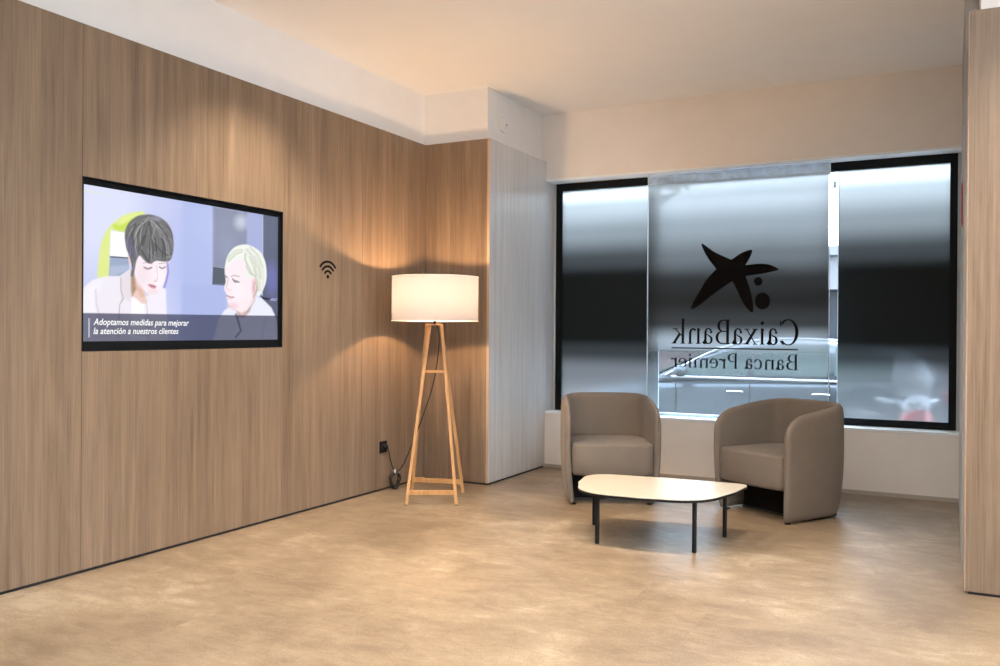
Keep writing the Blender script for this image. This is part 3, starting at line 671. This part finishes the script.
bm = bmesh.new(); prism(bm, [tuple((legp(a, b_, zt)*1.16).xy) for a, b_ in ((-1, -1), (1, -1), (1, 1), (-1, 1))], 'z', 1.2285, 1.240); obj('top_block', bm, OAK, lamp, bev=.003)
bm = bmesh.new(); lathe(bm, [(.013, 1.240), (.013, 1.35), (.024, 1.36), (.026, 1.412), (.022, 1.416)], 20); obj('bulb_holder', bm, BLKM, lamp)
SR, SZ0, SZ1 = .308, 1.258, 1.577
m, nt, nd, L, b = newmat('linen_lamp_shade')
nd.remove(b); tl = N(nt, 'ShaderNodeBsdfTranslucent'); df = N(nt, 'ShaderNodeBsdfDiffuse')
tc = N(nt, 'ShaderNodeTexCoord'); mp = N(nt, 'ShaderNodeMapping'); mp.inputs['Scale'].default_value = (160, 160, 500); L.new(tc.outputs['Object'], mp.inputs[0])
nz = N(nt, 'ShaderNodeTexNoise', Scale=1., Detail=2.); L.new(mp.outputs[0], nz.inputs['Vector'])
rr = ramp(nt, [(.3, (.19, .200, .235)), (.7, (.215, .224, .262))]); L.new(nz.outputs['Fac'], rr.inputs['Fac']); L.new(rr.outputs[0], tl.inputs[0]); L.new(rr.outputs[0], df.inputs[0])
mx = N(nt, 'ShaderNodeMixShader'); mx.inputs[0].default_value = .62; L.new(tl.outputs[0], mx.inputs[1]); L.new(df.outputs[0], mx.inputs[2]); L.new(mx.outputs[0], nd['Material Output'].inputs[0])
SHADE = m
bm = bmesh.new(); n = 64
for (ra, za), (rb, zb2) in (((SR, SZ0), (SR, SZ1)),):
    A_ = [bm.verts.new((ra*math.cos(2*PI*i/n), ra*math.sin(2*PI*i/n), za)) for i in range(n)]
    B_ = [bm.verts.new((rb*math.cos(2*PI*i/n), rb*math.sin(2*PI*i/n), zb2)) for i in range(n)]
    for i in range(n): bm.faces.new((A_[i], A_[(i+1) % n], B_[(i+1) % n], B_[i]))
sh = obj('lamp_shade', bm, SHADE, lamp, smooth=True)
RIM = plain('white_shade_hem', (.80, .77, .70), .6, noise=.02)
for z in (SZ0, SZ1-.006):
    bm = bmesh.new(); lathe(bm, [(SR-.003, z), (SR+.0012, z), (SR+.0012, z+.006), (SR-.003, z+.006)], 64, closed=True); obj('hem', bm, RIM, sh, smooth=True)
bm = bmesh.new()
for k in range(3):
    a = 2*PI*k/3+.3; tube(bm, [(.026*math.cos(a), .026*math.sin(a), 1.30), (.30*math.cos(a), .30*math.sin(a), 1.268)], .0025, 6)
lathe(bm, [(.024, 1.296), (.030, 1.296), (.030, 1.304), (.024, 1.304)], 20, closed=True)
obj('shade_carrier', bm, BLKM, lamp)
m = emis('lit_bulb', (1, .62, .33), 1500); 
bm = bmesh.new(); bmesh.ops.create_uvsphere(bm, u_segments=20, v_segments=12, radius=.030, matrix=Matrix.Translation((0, 0, 1.445))); obj('light_bulb', bm, m, lamp, smooth=True)
BULBMAT = m
# cord: down through the frame, to a coil by the wall, up to the socket
iM = (Matrix.Translation((LX, LYY, 0)) @ Matrix.Rotation(LR, 4, 'Z')).inverted()
def W2L(p): return iM @ Vector(p)
coil_c = Vector((XL+.055, 5.40, .066)); cp = []
for k in range(0, 56):
    a = 2*PI*k/11.; rr_ = .056+.007*math.sin(k*1.7)
    cp.append(coil_c+Vector((.012*math.sin(k*.9), rr_*math.cos(a+2.0), rr_*math.sin(a+2.0))))
top = Vector((LX+.02, LYY-.005, 1.232))
pts = [top, Vector((LX+.035, LYY, 1.12)), Vector((LX-.0, LYY+.0, .86)), Vector((LX-.10, LYY+.02, .60)), Vector((LX-.27, LYY+.07, .28)), Vector((XL+.09, 5.43, .16)), cp[0]]+cp[1:]+\
      [coil_c+Vector((0, -.01, .075)), Vector((XL+.045, 5.37, .19)), Vector((XL+.04, 5.345, .27)), Vector((XL+.042, 5.325, .318))]
bm = bmesh.new(); tube(bm, spline([W2L(p) for p in pts], 6), .0042, 6); cd_ = obj('cord', bm, CORD, lamp, smooth=True)
bm = bmesh.new(); lathe(bm, [(.008, .046), (.017, .040), (.0185, .020), (.0185, .0108)], 20, axis='x')
bmesh.ops.transform(bm, matrix=iM @ Matrix.Translation((XL, 5.318, .325)), verts=bm.verts); obj('plug', bm, BLKM, cd_, smooth=True)
bm = bmesh.new(); tube(bm, [W2L(coil_c+Vector((0, -.005+.0, .050))), W2L(coil_c+Vector((0, -.005, .085)))], .009, 8); obj('cable_tie', bm, WPLAST, cd_)

# ------------------------------------------------------------------ coffee table
tb = tag(empty('coffee_table', (-1.53, 4.84, 0)), 'low coffee table with cream rounded top on four thin black legs', 'table')
OX, OY = -1.53, 4.84
corn = [((-1.855, 4.452), .14), ((-1.150, 4.535), .13), ((-1.035, 5.205), .075), ((-2.055, 5.120), .14)]
def outline(off):
    out = []; m = len(corn); C_ = [Vector(c[0])-Vector((OX, OY)) for c in corn]
    cen = sum(C_, Vector((0, 0)))/m
    for i in range(m):
        p0, p1, p2 = C_[i-1], C_[i], C_[(i+1) % m]; r = corn[i][1]
        a = (p0-p1).normalized(); b = (p2-p1).normalized(); k = r*1.7
        A1, B1 = p1+a*k, p1+b*k
        for j in range(13):
            t = j/12; q = A1*(1-t)**2+2*p1*t*(1-t)+B1*t*t; out.append(q)
        q2 = (B1+(p2+(p1-p2).normalized()*corn[(i+1) % m][1]*1.7))/2   # slight bow of each side
        nn = Vector((b.y, -b.x)); out.append(q2+nn*.012)
    res = []
    for q in out:
        d = (q-cen); res.append((cen+d*(1-off/d.length)))
    return res
def ringz(off, z): return [(p.x, p.y, z) for p in outline(off)]
TZ = .302
bm = bmesh.new(); loft(bm, [ringz(.001, TZ-.0035), ringz(.0, TZ-.002), ringz(.001, TZ)]); obj('tabletop', bm, TOPW, tb)
bm = bmesh.new(); loft(bm, [ringz(.020, TZ-.0184), ringz(.002, TZ-.0170), ringz(-.0005, TZ-.0155), ringz(-.0005, TZ-.0036)]); obj('edge', bm, BLKM, tb)
for x, y in ((-1.769, 4.585), (-1.234, 4.652), (-1.172, 5.090), (-1.955, 5.015)):
    bm = bmesh.new(); lathe(bm, [(.0125, .004), (.0125, TZ-.0185)], 20, c=(x-OX, y-OY, 0)); lg = obj('leg', bm, BLKM, tb, smooth=False)
    bm = bmesh.new(); lathe(bm, [(.011, .0003), (.012, .0042)], 16, c=(x-OX, y-OY, 0)); obj('glide', bm, CORD, lg)
bm = bmesh.new()
for p, q in (((-1.769, 4.585), (-1.172, 5.090)), ((-1.234, 4.652), (-1.955, 5.015))):
    bar(bm, (p[0]-OX, p[1]-OY, TZ-.023), (q[0]-OX, q[1]-OY, TZ-.023), .03, .008)
obj('under_frame', bm, BLKM, tb)

# ------------------------------------------------------------------ tub chairs
def make_chair(label):
    ch = tag(empty('tub_chair', (0, 0, 0)), label, 'armchair', 'taupe tub chairs by the window')
    HX, YBK, YFR, NS, T = .309, .298, -.300, 4.0, .060
    path = []                                    # centre line from left front round the back to right front
    y0 = .0
    arm = np.concatenate([np.array([0, .004, .010, .018, .028, .042, .06, .085, .115, .15, .20, .25]), ])
    L0 = y0-YFR
    for d in arm: path.append((-HX+.012*(1-d/L0)*0-.0, YFR+d, d))
    nb = 30
    for k in range(nb+1):
        th = PI-PI*k/nb; c, s = math.cos(th), math.sin(th)
        x = HX*math.copysign(abs(c)**(2/NS), c); y = y0+(YBK-y0)*abs(s)**(2/NS)
        path.append((x, y, None))
    for d in arm[::-1]: path.append((HX, YFR+d, d))
    P = [Vector((p[0], p[1])) for p in path]; n = len(P)
    # arc length from each end
    s = [0]
    for a, b in zip(P, P[1:]): s.append(s[-1]+(b-a).length)
    tot = s[-1]; rings = []
    for i, p in enumerate(P):
        a = P[max(i-1, 0)]; b = P[min(i+1, n-1)]; t = (b-a).normalized(); nn = Vector((-t.y, t.x))   # outward normal
        d = min(s[i], tot-s[i]); fy = (p.y-YFR)/(YBK-YFR)
        h = .655+.085*min(1, max(0, fy))**.85
        rc = .15
        if d < rc: h -= rc*.75*(1-math.sqrt(max(0, 1-(1-d/rc)**2)))
        T1 = T*(.74+.26*min(1, d/.3)); th = T1
        if d < T*.5: th = T1*math.sqrt(max(.02, 1-(1-d/(T*.5))**2))
        ring = []
        zs = [.007, .10, .20, .32, .44, h-.10, h-.045]
        def k(z): 
            return 1-.105*max(0, (.40-z)/.40)**2-.02*max(0, (z-.45)/.3)**2
        o_ = []; i_ = []
        for z in zs: o_.append((p+nn*th/2, z)); i_.append((p-nn*th/2*(1.0), z))
        cap = [(p+nn*th*.5*math.cos(a_), h-.045+.045*math.sin(a_)) for a_ in (PI*.2, PI*.38, PI*.5, PI*.62, PI*.8)]
        loop = o_+cap+i_[::-1]
        for q, z in loop:
            ring.append((q.x*k(z), q.y*k(z), z))
        rings.append(ring)
    bm = bmesh.new(); loft(bm, rings); obj('shell', bm, FAB, ch, smooth=True, sub=1)
    # seam lines where the side panels meet the back panel
    for sgn in (-1, 1):
        idx = [i for i in range(n)]
    # seat cushion
    def seat_ring(off, z, fo=0):
        pts = []; hx = HX-T/2-.002-off; yb = YBK-T/2-.004-off; yf = -.288+off*.9-fo
        for k_ in range(25):
            th = PI*k_/24; c, s_ = math.cos(th), math.sin(th)
            pts.append((hx*math.copysign(abs(c)**(2/NS), c), .0+yb*abs(s_)**(2/NS), z))
        for k_ in range(1, 14):
            u = -1+2*k_/14; xx = u*hx; 
            pts.append((xx, yf-.028*(1-u*u), z)) if True else None
        # ensure front corners
        pts.insert(25, (-hx, yf+.010, z)); pts.append((hx, yf+.010, z))
        return pts
    bm = bmesh.new()
    loft(bm, [seat_ring(.030, .205), seat_ring(.012, .208), seat_ring(.002, .222), seat_ring(.0, .30), seat_ring(.0, .402), seat_ring(.002, .412), seat_ring(.007, .419), seat_ring(.016, .4225), seat_ring(.04, .425), seat_ring(.12, .432)])
    obj('seat', bm, FAB, ch, smooth=True)
    bm = bmesh.new(); box(bm, -.27, .27, -.07, .22, .010, .2045); obj('base_box', bm, DARKF, ch, bev=.004)
    bm = bmesh.new(); box(bm, -.262, .262, -.085, -.0705, .004, .014); obj('floor_rail', bm, plain('dark_steel', (.10, .10, .10), .35, .8, noise=.1), ch)
    for x, y in ((-.262, -.225), (.262, -.225), (-.20, .19), (.20, .19)):
        bm = bmesh.new(); lathe(bm, [(.018, .0003), (.02, .009)], 16, c=(x, y, 0)); obj('foot', bm, BLKM, ch)
    return ch
c1 = make_chair('taupe tub chair on the left, seat facing the camera, behind the cream coffee table')
c1.location = (-2.185, 5.87, 0); c1.rotation_euler = (0, 0, math.radians(27))
def dup(root, loc, rz, label):
    r = root.copy(); COL.objects.link(r); r.location = loc; r.rotation_euler = (0, 0, rz); r['label'] = label
    for c in root.children:
        d = c.copy(); COL.objects.link(d); d.parent = r
        for g in c.children:
            e_ = g.copy(); COL.objects.link(e_); e_.parent = d
    return r
c2 = dup(c1, (-1.006, 5.965, 0), math.radians(-33), 'taupe tub chair on the right, turned toward the lamp, showing its right outer side')

# ------------------------------------------------------------------ street outside
SZ = -.50
struct('ground_street', B((-30, 40, 10.4, 17.2, SZ-.2, SZ)), plain('asphalt', (.03, .03, .032), .9, noise=.2, nscale=8))
struct('ground_pavement', B((-30, 40, YW+.33, 10.4, SZ-.2, SZ+.12), (-30, 40, 17.2, 20.5, SZ-.2, SZ+.12)), plain('pavement', (.10, .10, .10), .85, noise=.1, nscale=5))
struct('wall_outside', B((XG-6, XG-.001-.3, YW+.321, YW+.45, SZ, 5), (XR+.5, XR+6, YW+.321, YW+.45, SZ, 5), (XG-.3, XR+.5, YW+.321, YW+.45, ZC-.4, 5), (XG-.3, XR+.5, YW+.321, YW+.45, SZ+.12, .4)), plain('stone_front', (.45, .42, .38), .8, noise=.1, nscale=5))

CARP = plain('silver_car_paint', (.085, .10, .112), .22, .4, noise=.03, nscale=3)
CGL = plain('car_glass', (.05, .085, .08), .06, 0, 1., noise=.1); CHR = plain('chrome', (.85, .87, .9), .12, 1., noise=.02)
TYRE = plain('tyre_rubber', (.02, .02, .02), .8, noise=.1); RED = plain('red_lens', (.45, .03, .03), .25, noise=.05)
def make_car(loc):
    """side-on estate car, nose towards -X, near flank at local y=0"""
    car = tag(empty('car', loc), 'silver car parked side-on in the street behind the glass', 'car')
    Wd = 1.82
    # lower body stations: x, bottom z, shoulder z, inset
    st = [(-2.30, .42, .70, .30), (-2.24, .34, .80, .16), (-2.0, .26, .92, .05), (-1.5, .25, 1.02, .01), (-1.0, .25, 1.08, 0), (-.2, .24, 1.11, 0), (.8, .24, 1.14, 0), (1.6, .25, 1.16, .01), (2.05, .28, 1.14, .05), (2.25, .36, 1.05, .14), (2.30, .42, .95, .26)]
    rings = []
    for x, zb_, zs_, ins in st:
        pr = [(ins+.10, zb_), (ins+.02, zb_+.08), (ins, zb_+.25), (ins+.004, zb_+.42 if zb_+.42 < zs_-.1 else zs_-.12), (ins+.02, zs_-.07), (ins+.09, zs_-.005)]
        top_ = [(Wd/2, zs_+.03)]
        full = pr+top_+[(Wd-a, z) for a, z in pr[::-1]]
        rings.append([(x, y, z) for y, z in full])
    bm = bmesh.new(); loft(bm, rings); obj('body', bm, CARP, car, smooth=True, sub=1)
    # greenhouse
    gh = [(-1.45, 1.06, 1.07, .10), (-1.0, 1.08, 1.25, .13), (-.45, 1.10, 1.50, .19), (.1, 1.11, 1.585, .22), (.9, 1.12, 1.59, .22), (1.55, 1.13, 1.52, .21), (1.95, 1.13, 1.33, .16), (2.15, 1.10, 1.13, .12)]
    rings = []
    for x, z0_, z1_, ins in gh:
        pr = [(.07, z0_-.06), (.085, z0_), ((.085+ins)/2, (z0_+z1_)/2), (ins, z1_-.04), (ins+.08, z1_)]
        full = pr+[(Wd/2, z1_+.02)]+[(Wd-a, z) for a, z in pr[::-1]]
        rings.append([(x, y, z) for y, z in full])
    bm = bmesh.new(); loft(bm, rings); obj('cabin', bm, CARP, car, smooth=True, sub=1)
    def yin(x, z):   # flank of the greenhouse at x,z
        for (xa, za_, zc_, ia), (xb_, zd_, ze_, ib) in zip(gh, gh[1:]):
            if xa <= x <= xb_:
                t = (x-xa)/(xb_-xa); lo = za_+(zd_-za_)*t; hi = zc_+(ze_-zc_)*t; ins = ia+(ib-ia)*t
                f = (z-lo)/max(hi-lo, .01); return .085+(ins-.085)*f
        return .1
    for pl in ([(-.98, 1.13), (-.50, 1.40), (-.15, 1.50), (-.08, 1.50), (-.08, 1.14)], [(.0, 1.15), (.0, 1.505), (.55, 1.525), (.86, 1.52), (.86, 1.165)], [(.94, 1.17), (.94, 1.51), (1.30, 1.48), (1.62, 1.40), (1.78, 1.30), (1.84, 1.20)]):
        for side in (0, 1):
            bm = bmesh.new(); vv = []
            for o_ in (-.012, .01):
                vv.append([bm.verts.new((x, (yin(x, z)+o_) if side == 0 else Wd-(yin(x, z)+o_), z)) for x, z in pl])
            bm.faces.new(vv[0]); bm.faces.new(vv[1][::-1])
            for k in range(len(pl)): bm.faces.new((vv[0][k], vv[0][(k+1) % len(pl)], vv[1][(k+1) % len(pl)], vv[1][k]))
            obj('side_window', bm, CGL, car)
    bm = bmesh.new(); box(bm, -1.05, 1.85, .045, .075, 1.095, 1.125); obj('chrome_strip', bm, CHR, car, bev=.008)
    bm = bmesh.new(); tube(bm, spline([(-1.15, .115, 1.12), (-.5, .175, 1.46), (.1, .235, 1.60), (.9, .235, 1.60), (1.55, .21, 1.53), (2.0, .15, 1.26)], 6), .014, 8); obj('roof_rail', bm, CHR, car, smooth=True)
    for x in (.0-.22, .86-.06):
        bm = bmesh.new(); tube(bm, spline([(x-.10, .0, .945), (x-.06, -.025, .95), (x+.06, -.025, .95), (x+.10, .0, .945)], 4), .014, 8); obj('door_handle', bm, CHR, car, smooth=True)
    for x in (-.98, -.04, .90): obj('door_gap', B((x-.004, x+.004, -.004, .01, .40, 1.06)), TYRE, car)
    bm = bmesh.new(); bmesh.ops.create_uvsphere(bm, u_segments=16, v_segments=10, radius=1, matrix=Matrix.Translation((-.90, -.07, 1.19)) @ Matrix.Diagonal((.09, .11, .075, 1))); obj('wing_mirror', bm, CARP, car, smooth=True)
    bm = bmesh.new(); bar(bm, (-1.45, .30, 1.09), (-.42, .36, 1.52), .02, .01); bmesh.ops.delete(bm, geom=bm.verts[:], context='VERTS')
    v = [bm.verts.new(p) for p in ((-1.36, .22, 1.11), (-1.36, Wd-.22, 1.11), (-.52, Wd-.32, 1.495), (-.52, .32, 1.495))]; bm.faces.new(v)
    v2 = [bm.verts.new((q.co.x-.012, q.co.y, q.co.z+.012)) for q in v]; bm.faces.new(v2[::-1])
    for k_ in range(4): bm.faces.new((v[k_], v[(k_+1) % 4], v2[(k_+1) % 4], v2[k_]))
    obj('windscreen', bm, CGL, car)
    for x in (-1.42, 1.38):
        for y in (.02, Wd-.24):
            bm = bmesh.new(); lathe(bm, [(.20, 0), (.31, -.0), (.335, .03), (.335, .19), (.31, .22), (.2, .22)], 32, c=(x, y, .335), axis='y'); w = obj('wheel', bm, TYRE, car, smooth=True)
            bm = bmesh.new(); yy_ = y-.004 if y < 1 else y+.204
            lathe(bm, [(.03, yy_), (.05, yy_), (.20, yy_+.01), (.21, yy_+.02)], 24, c=(x, 0, .335), axis='y')
            obj('hubcap', bm, CHR, w)
    bm = bmesh.new(); box(bm, 2.12, 2.29, .06, .16, .95, 1.08); obj('tail_light', bm, RED, car, bev=.02)
    bm = bmesh.new(); box(bm, -2.26, -2.0, .09, .20, .72, .84); obj('headlight', bm, CGL, car, bev=.02)
    return car
make_car((-2.20, 11.0, SZ))

# building across the street
bl = tag(empty('building', (0, 20.5, SZ)), 'pale street building with tall dark windows seen blurred through the glass', 'building')
WALLP = plain('pale_render', (.18, .185, .2), .8, noise=.04, nscale=1); DGL = plain('dark_window_glass', (.03, .035, .045), .15, noise=.2, nscale=2); PINK = plain('pinkish_stone', (.11, .075, .07), .7, noise=.1, nscale=2)
bm = B((-18, 34, 0, 8, 2.65, 3.4)); obj('facade', bm, WALLP, bl)
obj('ground_storey', B((-18, 34, .04, 8, .1, 1.26)), PINK, bl)
obj('cornice', B((-18, 34, -.15, .2, 1.261, 1.40), (-18, 34, -.2, .2, 3.4, 3.6)), WALLP, bl)
bm = bmesh.new(); box(bm, -18, 34, .5, 8, 1.2, 2.65); obj('shop_band', bm, DGL, bl)
for k in range(16):
    x = -17+k*3.2; obj('pillar', B((x, x+.5, -.02, .6, 1.401, 2.65)), WALLP, bl)
# street trees
LEAF = plain('street_tree_leaves', (.10, .22, .09), .6, noise=.35, nscale=3); BARK = plain('bark', (.12, .09, .07), .9, noise=.3, nscale=10)
def tree(loc, h, r, label):
    t = tag(empty('street_tree', loc), label, 'tree', 'trees along the street')
    bm = bmesh.new(); tube(bm, spline([(0, 0, 0), (.05, .02, h*.35), (-.03, .05, h*.7)], 5), .13, 10); obj('trunk', bm, BARK, t, smooth=True)
    bm = bmesh.new(); rg = random.Random(int(loc[0]*7)+5)
    for k in range(1500):
        d = Vector((rg.gauss(0, 1), rg.gauss(0, 1), rg.gauss(0, 1))).normalized()*r*rg.uniform(.45, 1)**.6
        c = Vector((0, 0, h))+Vector((d.x, d.y, d.z*.75)); a = Vector((rg.gauss(0, 1), rg.gauss(0, 1), rg.gauss(0, 1))).normalized(); b_ = a.orthogonal().normalized(); sz = rg.uniform(.10, .2)
        bm.faces.new([bm.verts.new(c+a*sz), bm.verts.new(c+b_*sz*.5), bm.verts.new(c-a*sz), bm.verts.new(c-b_*sz*.5)])
    obj('foliage', bm, LEAF, t)
tree((-6.9, 17.9, SZ+.12), 5.6, 2.2, 'green street tree farthest left across the road')
tree((.9, 18.1, SZ+.12), 6.2, 2.3, 'green street tree behind the centre glass panel')
tree((5.6, 17.9, SZ+.12), 5.6, 2.1, 'green street tree farthest right across the road')

# scooter seen as a blur behind the right pane
def make_scooter(loc, rz):
    s = tag(empty('motor_scooter', loc, rz), 'white and red motor scooter blurred behind the right-hand window pane', 'scooter')
    Wm = plain('white_scooter_paint', (.6, .6, .62), .25, noise=.02)
    for x in (-.62, .62):
        bm = bmesh.new(); lathe(bm, [(.12, -.05), (.20, -.06), (.235, -.03), (.235, .03), (.20, .06), (.12, .05)], 28, c=(x, 0, .235), axis='y'); w = obj('wheel', bm, TYRE, s, smooth=True)
        bm = bmesh.new(); lathe(bm, [(.03, -.04), (.12, -.03), (.12, .03), (.03, .04)], 20, c=(x, 0, .235), axis='y'); obj('rim', bm, CHR, w)
    bm = bmesh.new(); loft(bm, [[(x, y*w_, z0_+(z1_-z0_)*t) for y, t in ((-1, .0), (-1, .7), (-.5, 1), (.5, 1), (1, .7), (1, 0))] for x, w_, z0_, z1_ in ((.05, .12, .28, .42), (.25, .17, .30, .70), (.55, .17, .42, .76), (.85, .07, .55, .74))]); obj('rear_body', bm, Wm, s, smooth=True, sub=1)
    bm = bmesh.new(); loft(bm, [[(x+z*-.25, y, z) for x, y in ((-.38, -w_), (-.30, -w_*.9), (-.30, w_*.9), (-.38, w_), (-.46, 0))] for z, w_ in ((.25, .14), (.5, .20), (.8, .17), (.95, .08))]); obj('leg_shield', bm, RED, s, smooth=True)
    obj('footboard', B((-.40, .12, -.14, .14, .24, .28)), Wm, s, bev=.01)
    bm = bmesh.new(); tube(bm, [(-.62, 0, .25), (-.50, 0, .98)], .03, 10); obj('fork', bm, CHR, s)
    bm = bmesh.new(); tube(bm, spline([(-.38, -.26, 1.02), (-.47, -.15, 1.01), (-.50, 0, .99), (-.47, .15, 1.01), (-.38, .26, 1.02)], 5), .012, 8); obj('handlebar', bm, CHR, s)
    bm = bmesh.new(); bmesh.ops.create_uvsphere(bm, u_segments=16, v_segments=10, radius=1, matrix=Matrix.Translation((-.56, 0, .98)) @ Matrix.Diagonal((.10, .11, .10, 1))); obj('headlight', bm, Wm, s, smooth=True)
    bm = bmesh.new(); loft(bm, [[(-.56+.10*(z-1.02)/.35-.05*(1-abs(y)*2)+k_, y*w_, z) for k_, sg in ((0, 1), (.012, -1)) for y in ((-.5, -.25, 0, .25, .5) if sg > 0 else (.5, .25, 0, -.25, -.5))] for z, w_ in ((1.02, .22), (1.2, .34), (1.36, .22))]); obj('windshield', bm, Wm, s, smooth=True)
    bm = bmesh.new(); loft(bm, [[(x, y*w_, .76+t*.07) for y, t in ((-1, 0), (-.8, 1), (.8, 1), (1, 0))] for x, w_ in ((.10, .08), (.3, .14), (.6, .13), (.8, .08))]); obj('saddle', bm, BLKM, s, smooth=True)
make_scooter((-.50, 8.45, SZ+.12), math.radians(115))

# ------------------------------------------------------------------ light
SKY, SKYX = 12., 7.5
wd = bpy.data.worlds.new('sky'); S.world = wd; wd.use_nodes = True; nt = wd.node_tree
bg = nt.nodes['Background']
tcw = N(nt, 'ShaderNodeTexCoord'); sxx = N(nt, 'ShaderNodeSeparateXYZ'); nt.links.new(tcw.outputs['Generated'], sxx.inputs[0])
rw = ramp(nt, [(.0, (.45, .50, .56)), (.5, (.74, .86, 1.0)), (1., (.60, .77, 1.))])
mrw = N(nt, 'ShaderNodeMapRange'); nt.links.new(sxx.outputs['Z'], mrw.inputs[0]); mrw.inputs['From Min'].default_value = -1
nt.links.new(mrw.outputs[0], rw.inputs['Fac']); nt.links.new(rw.outputs['Color'], bg.inputs['Color'])
bg.inputs['Strength'].default_value = 2.3
# sky strength set separately toward +X, for daylight through the added opening
mrx = N(nt, 'ShaderNodeMapRange'); nt.links.new(sxx.outputs['X'], mrx.inputs[0]); mrx.inputs['From Min'].default_value = .55; mrx.inputs['From Max'].default_value = .9
mrx.inputs['To Min'].default_value = SKY; mrx.inputs['To Max'].default_value = SKYX; nt.links.new(mrx.outputs[0], bg.inputs['Strength'])

WARM = (1., .84, .66)
def spot(x, y, p, half=40, blend=.5, col=WARM, tilt=None, r=.03):
    l = bpy.data.lights.new('downlight', 'SPOT'); l.energy = p; l.color = col; l.spot_size = math.radians(half*2); l.spot_blend = blend; l.shadow_soft_size = r
    o = bpy.data.objects.new('downlight', l); COL.objects.link(o); o.location = (x, y, ZC-.02)
    if tilt:
        o.rotation_euler = (Vector(tilt)-o.location).to_track_quat('-Z', 'Y').to_euler()
    return o
for x in (-2.1, -.8): spot(x, 3.85, 120, 36, .35); spot(x+.02, 3.87, 140, 64, 1., r=.025)
spot(-3.12, 3.85, 270, 52, .9)
spot(.5, 3.5, 150, 62, 1., r=.025)
for y in (1.9, 0., -2.): 
    for x in (-2.6, -1.3, .3, 2.2): spot(x, y, 48, 48, 1., (1, .90, .80))

def up_fill(x, y, p, z=2.70):      # upward fill lights added out of frame to brighten the ceiling
    l = bpy.data.lights.new('ceiling_fill', 'SPOT'); l.energy = p; l.color = (.98, .99, 1); l.spot_size = math.radians(150); l.spot_blend = .35; l.shadow_soft_size = .12
    o = bpy.data.objects.new('ceiling_fill', l); COL.objects.link(o); o.location = (x, y, z); o.rotation_euler = (PI, 0, 0)
up_fill(-2.9, .6, 160); up_fill(-.9, -.4, 700, 1.95); up_fill(1.7, 1.9, 700, 1.95)
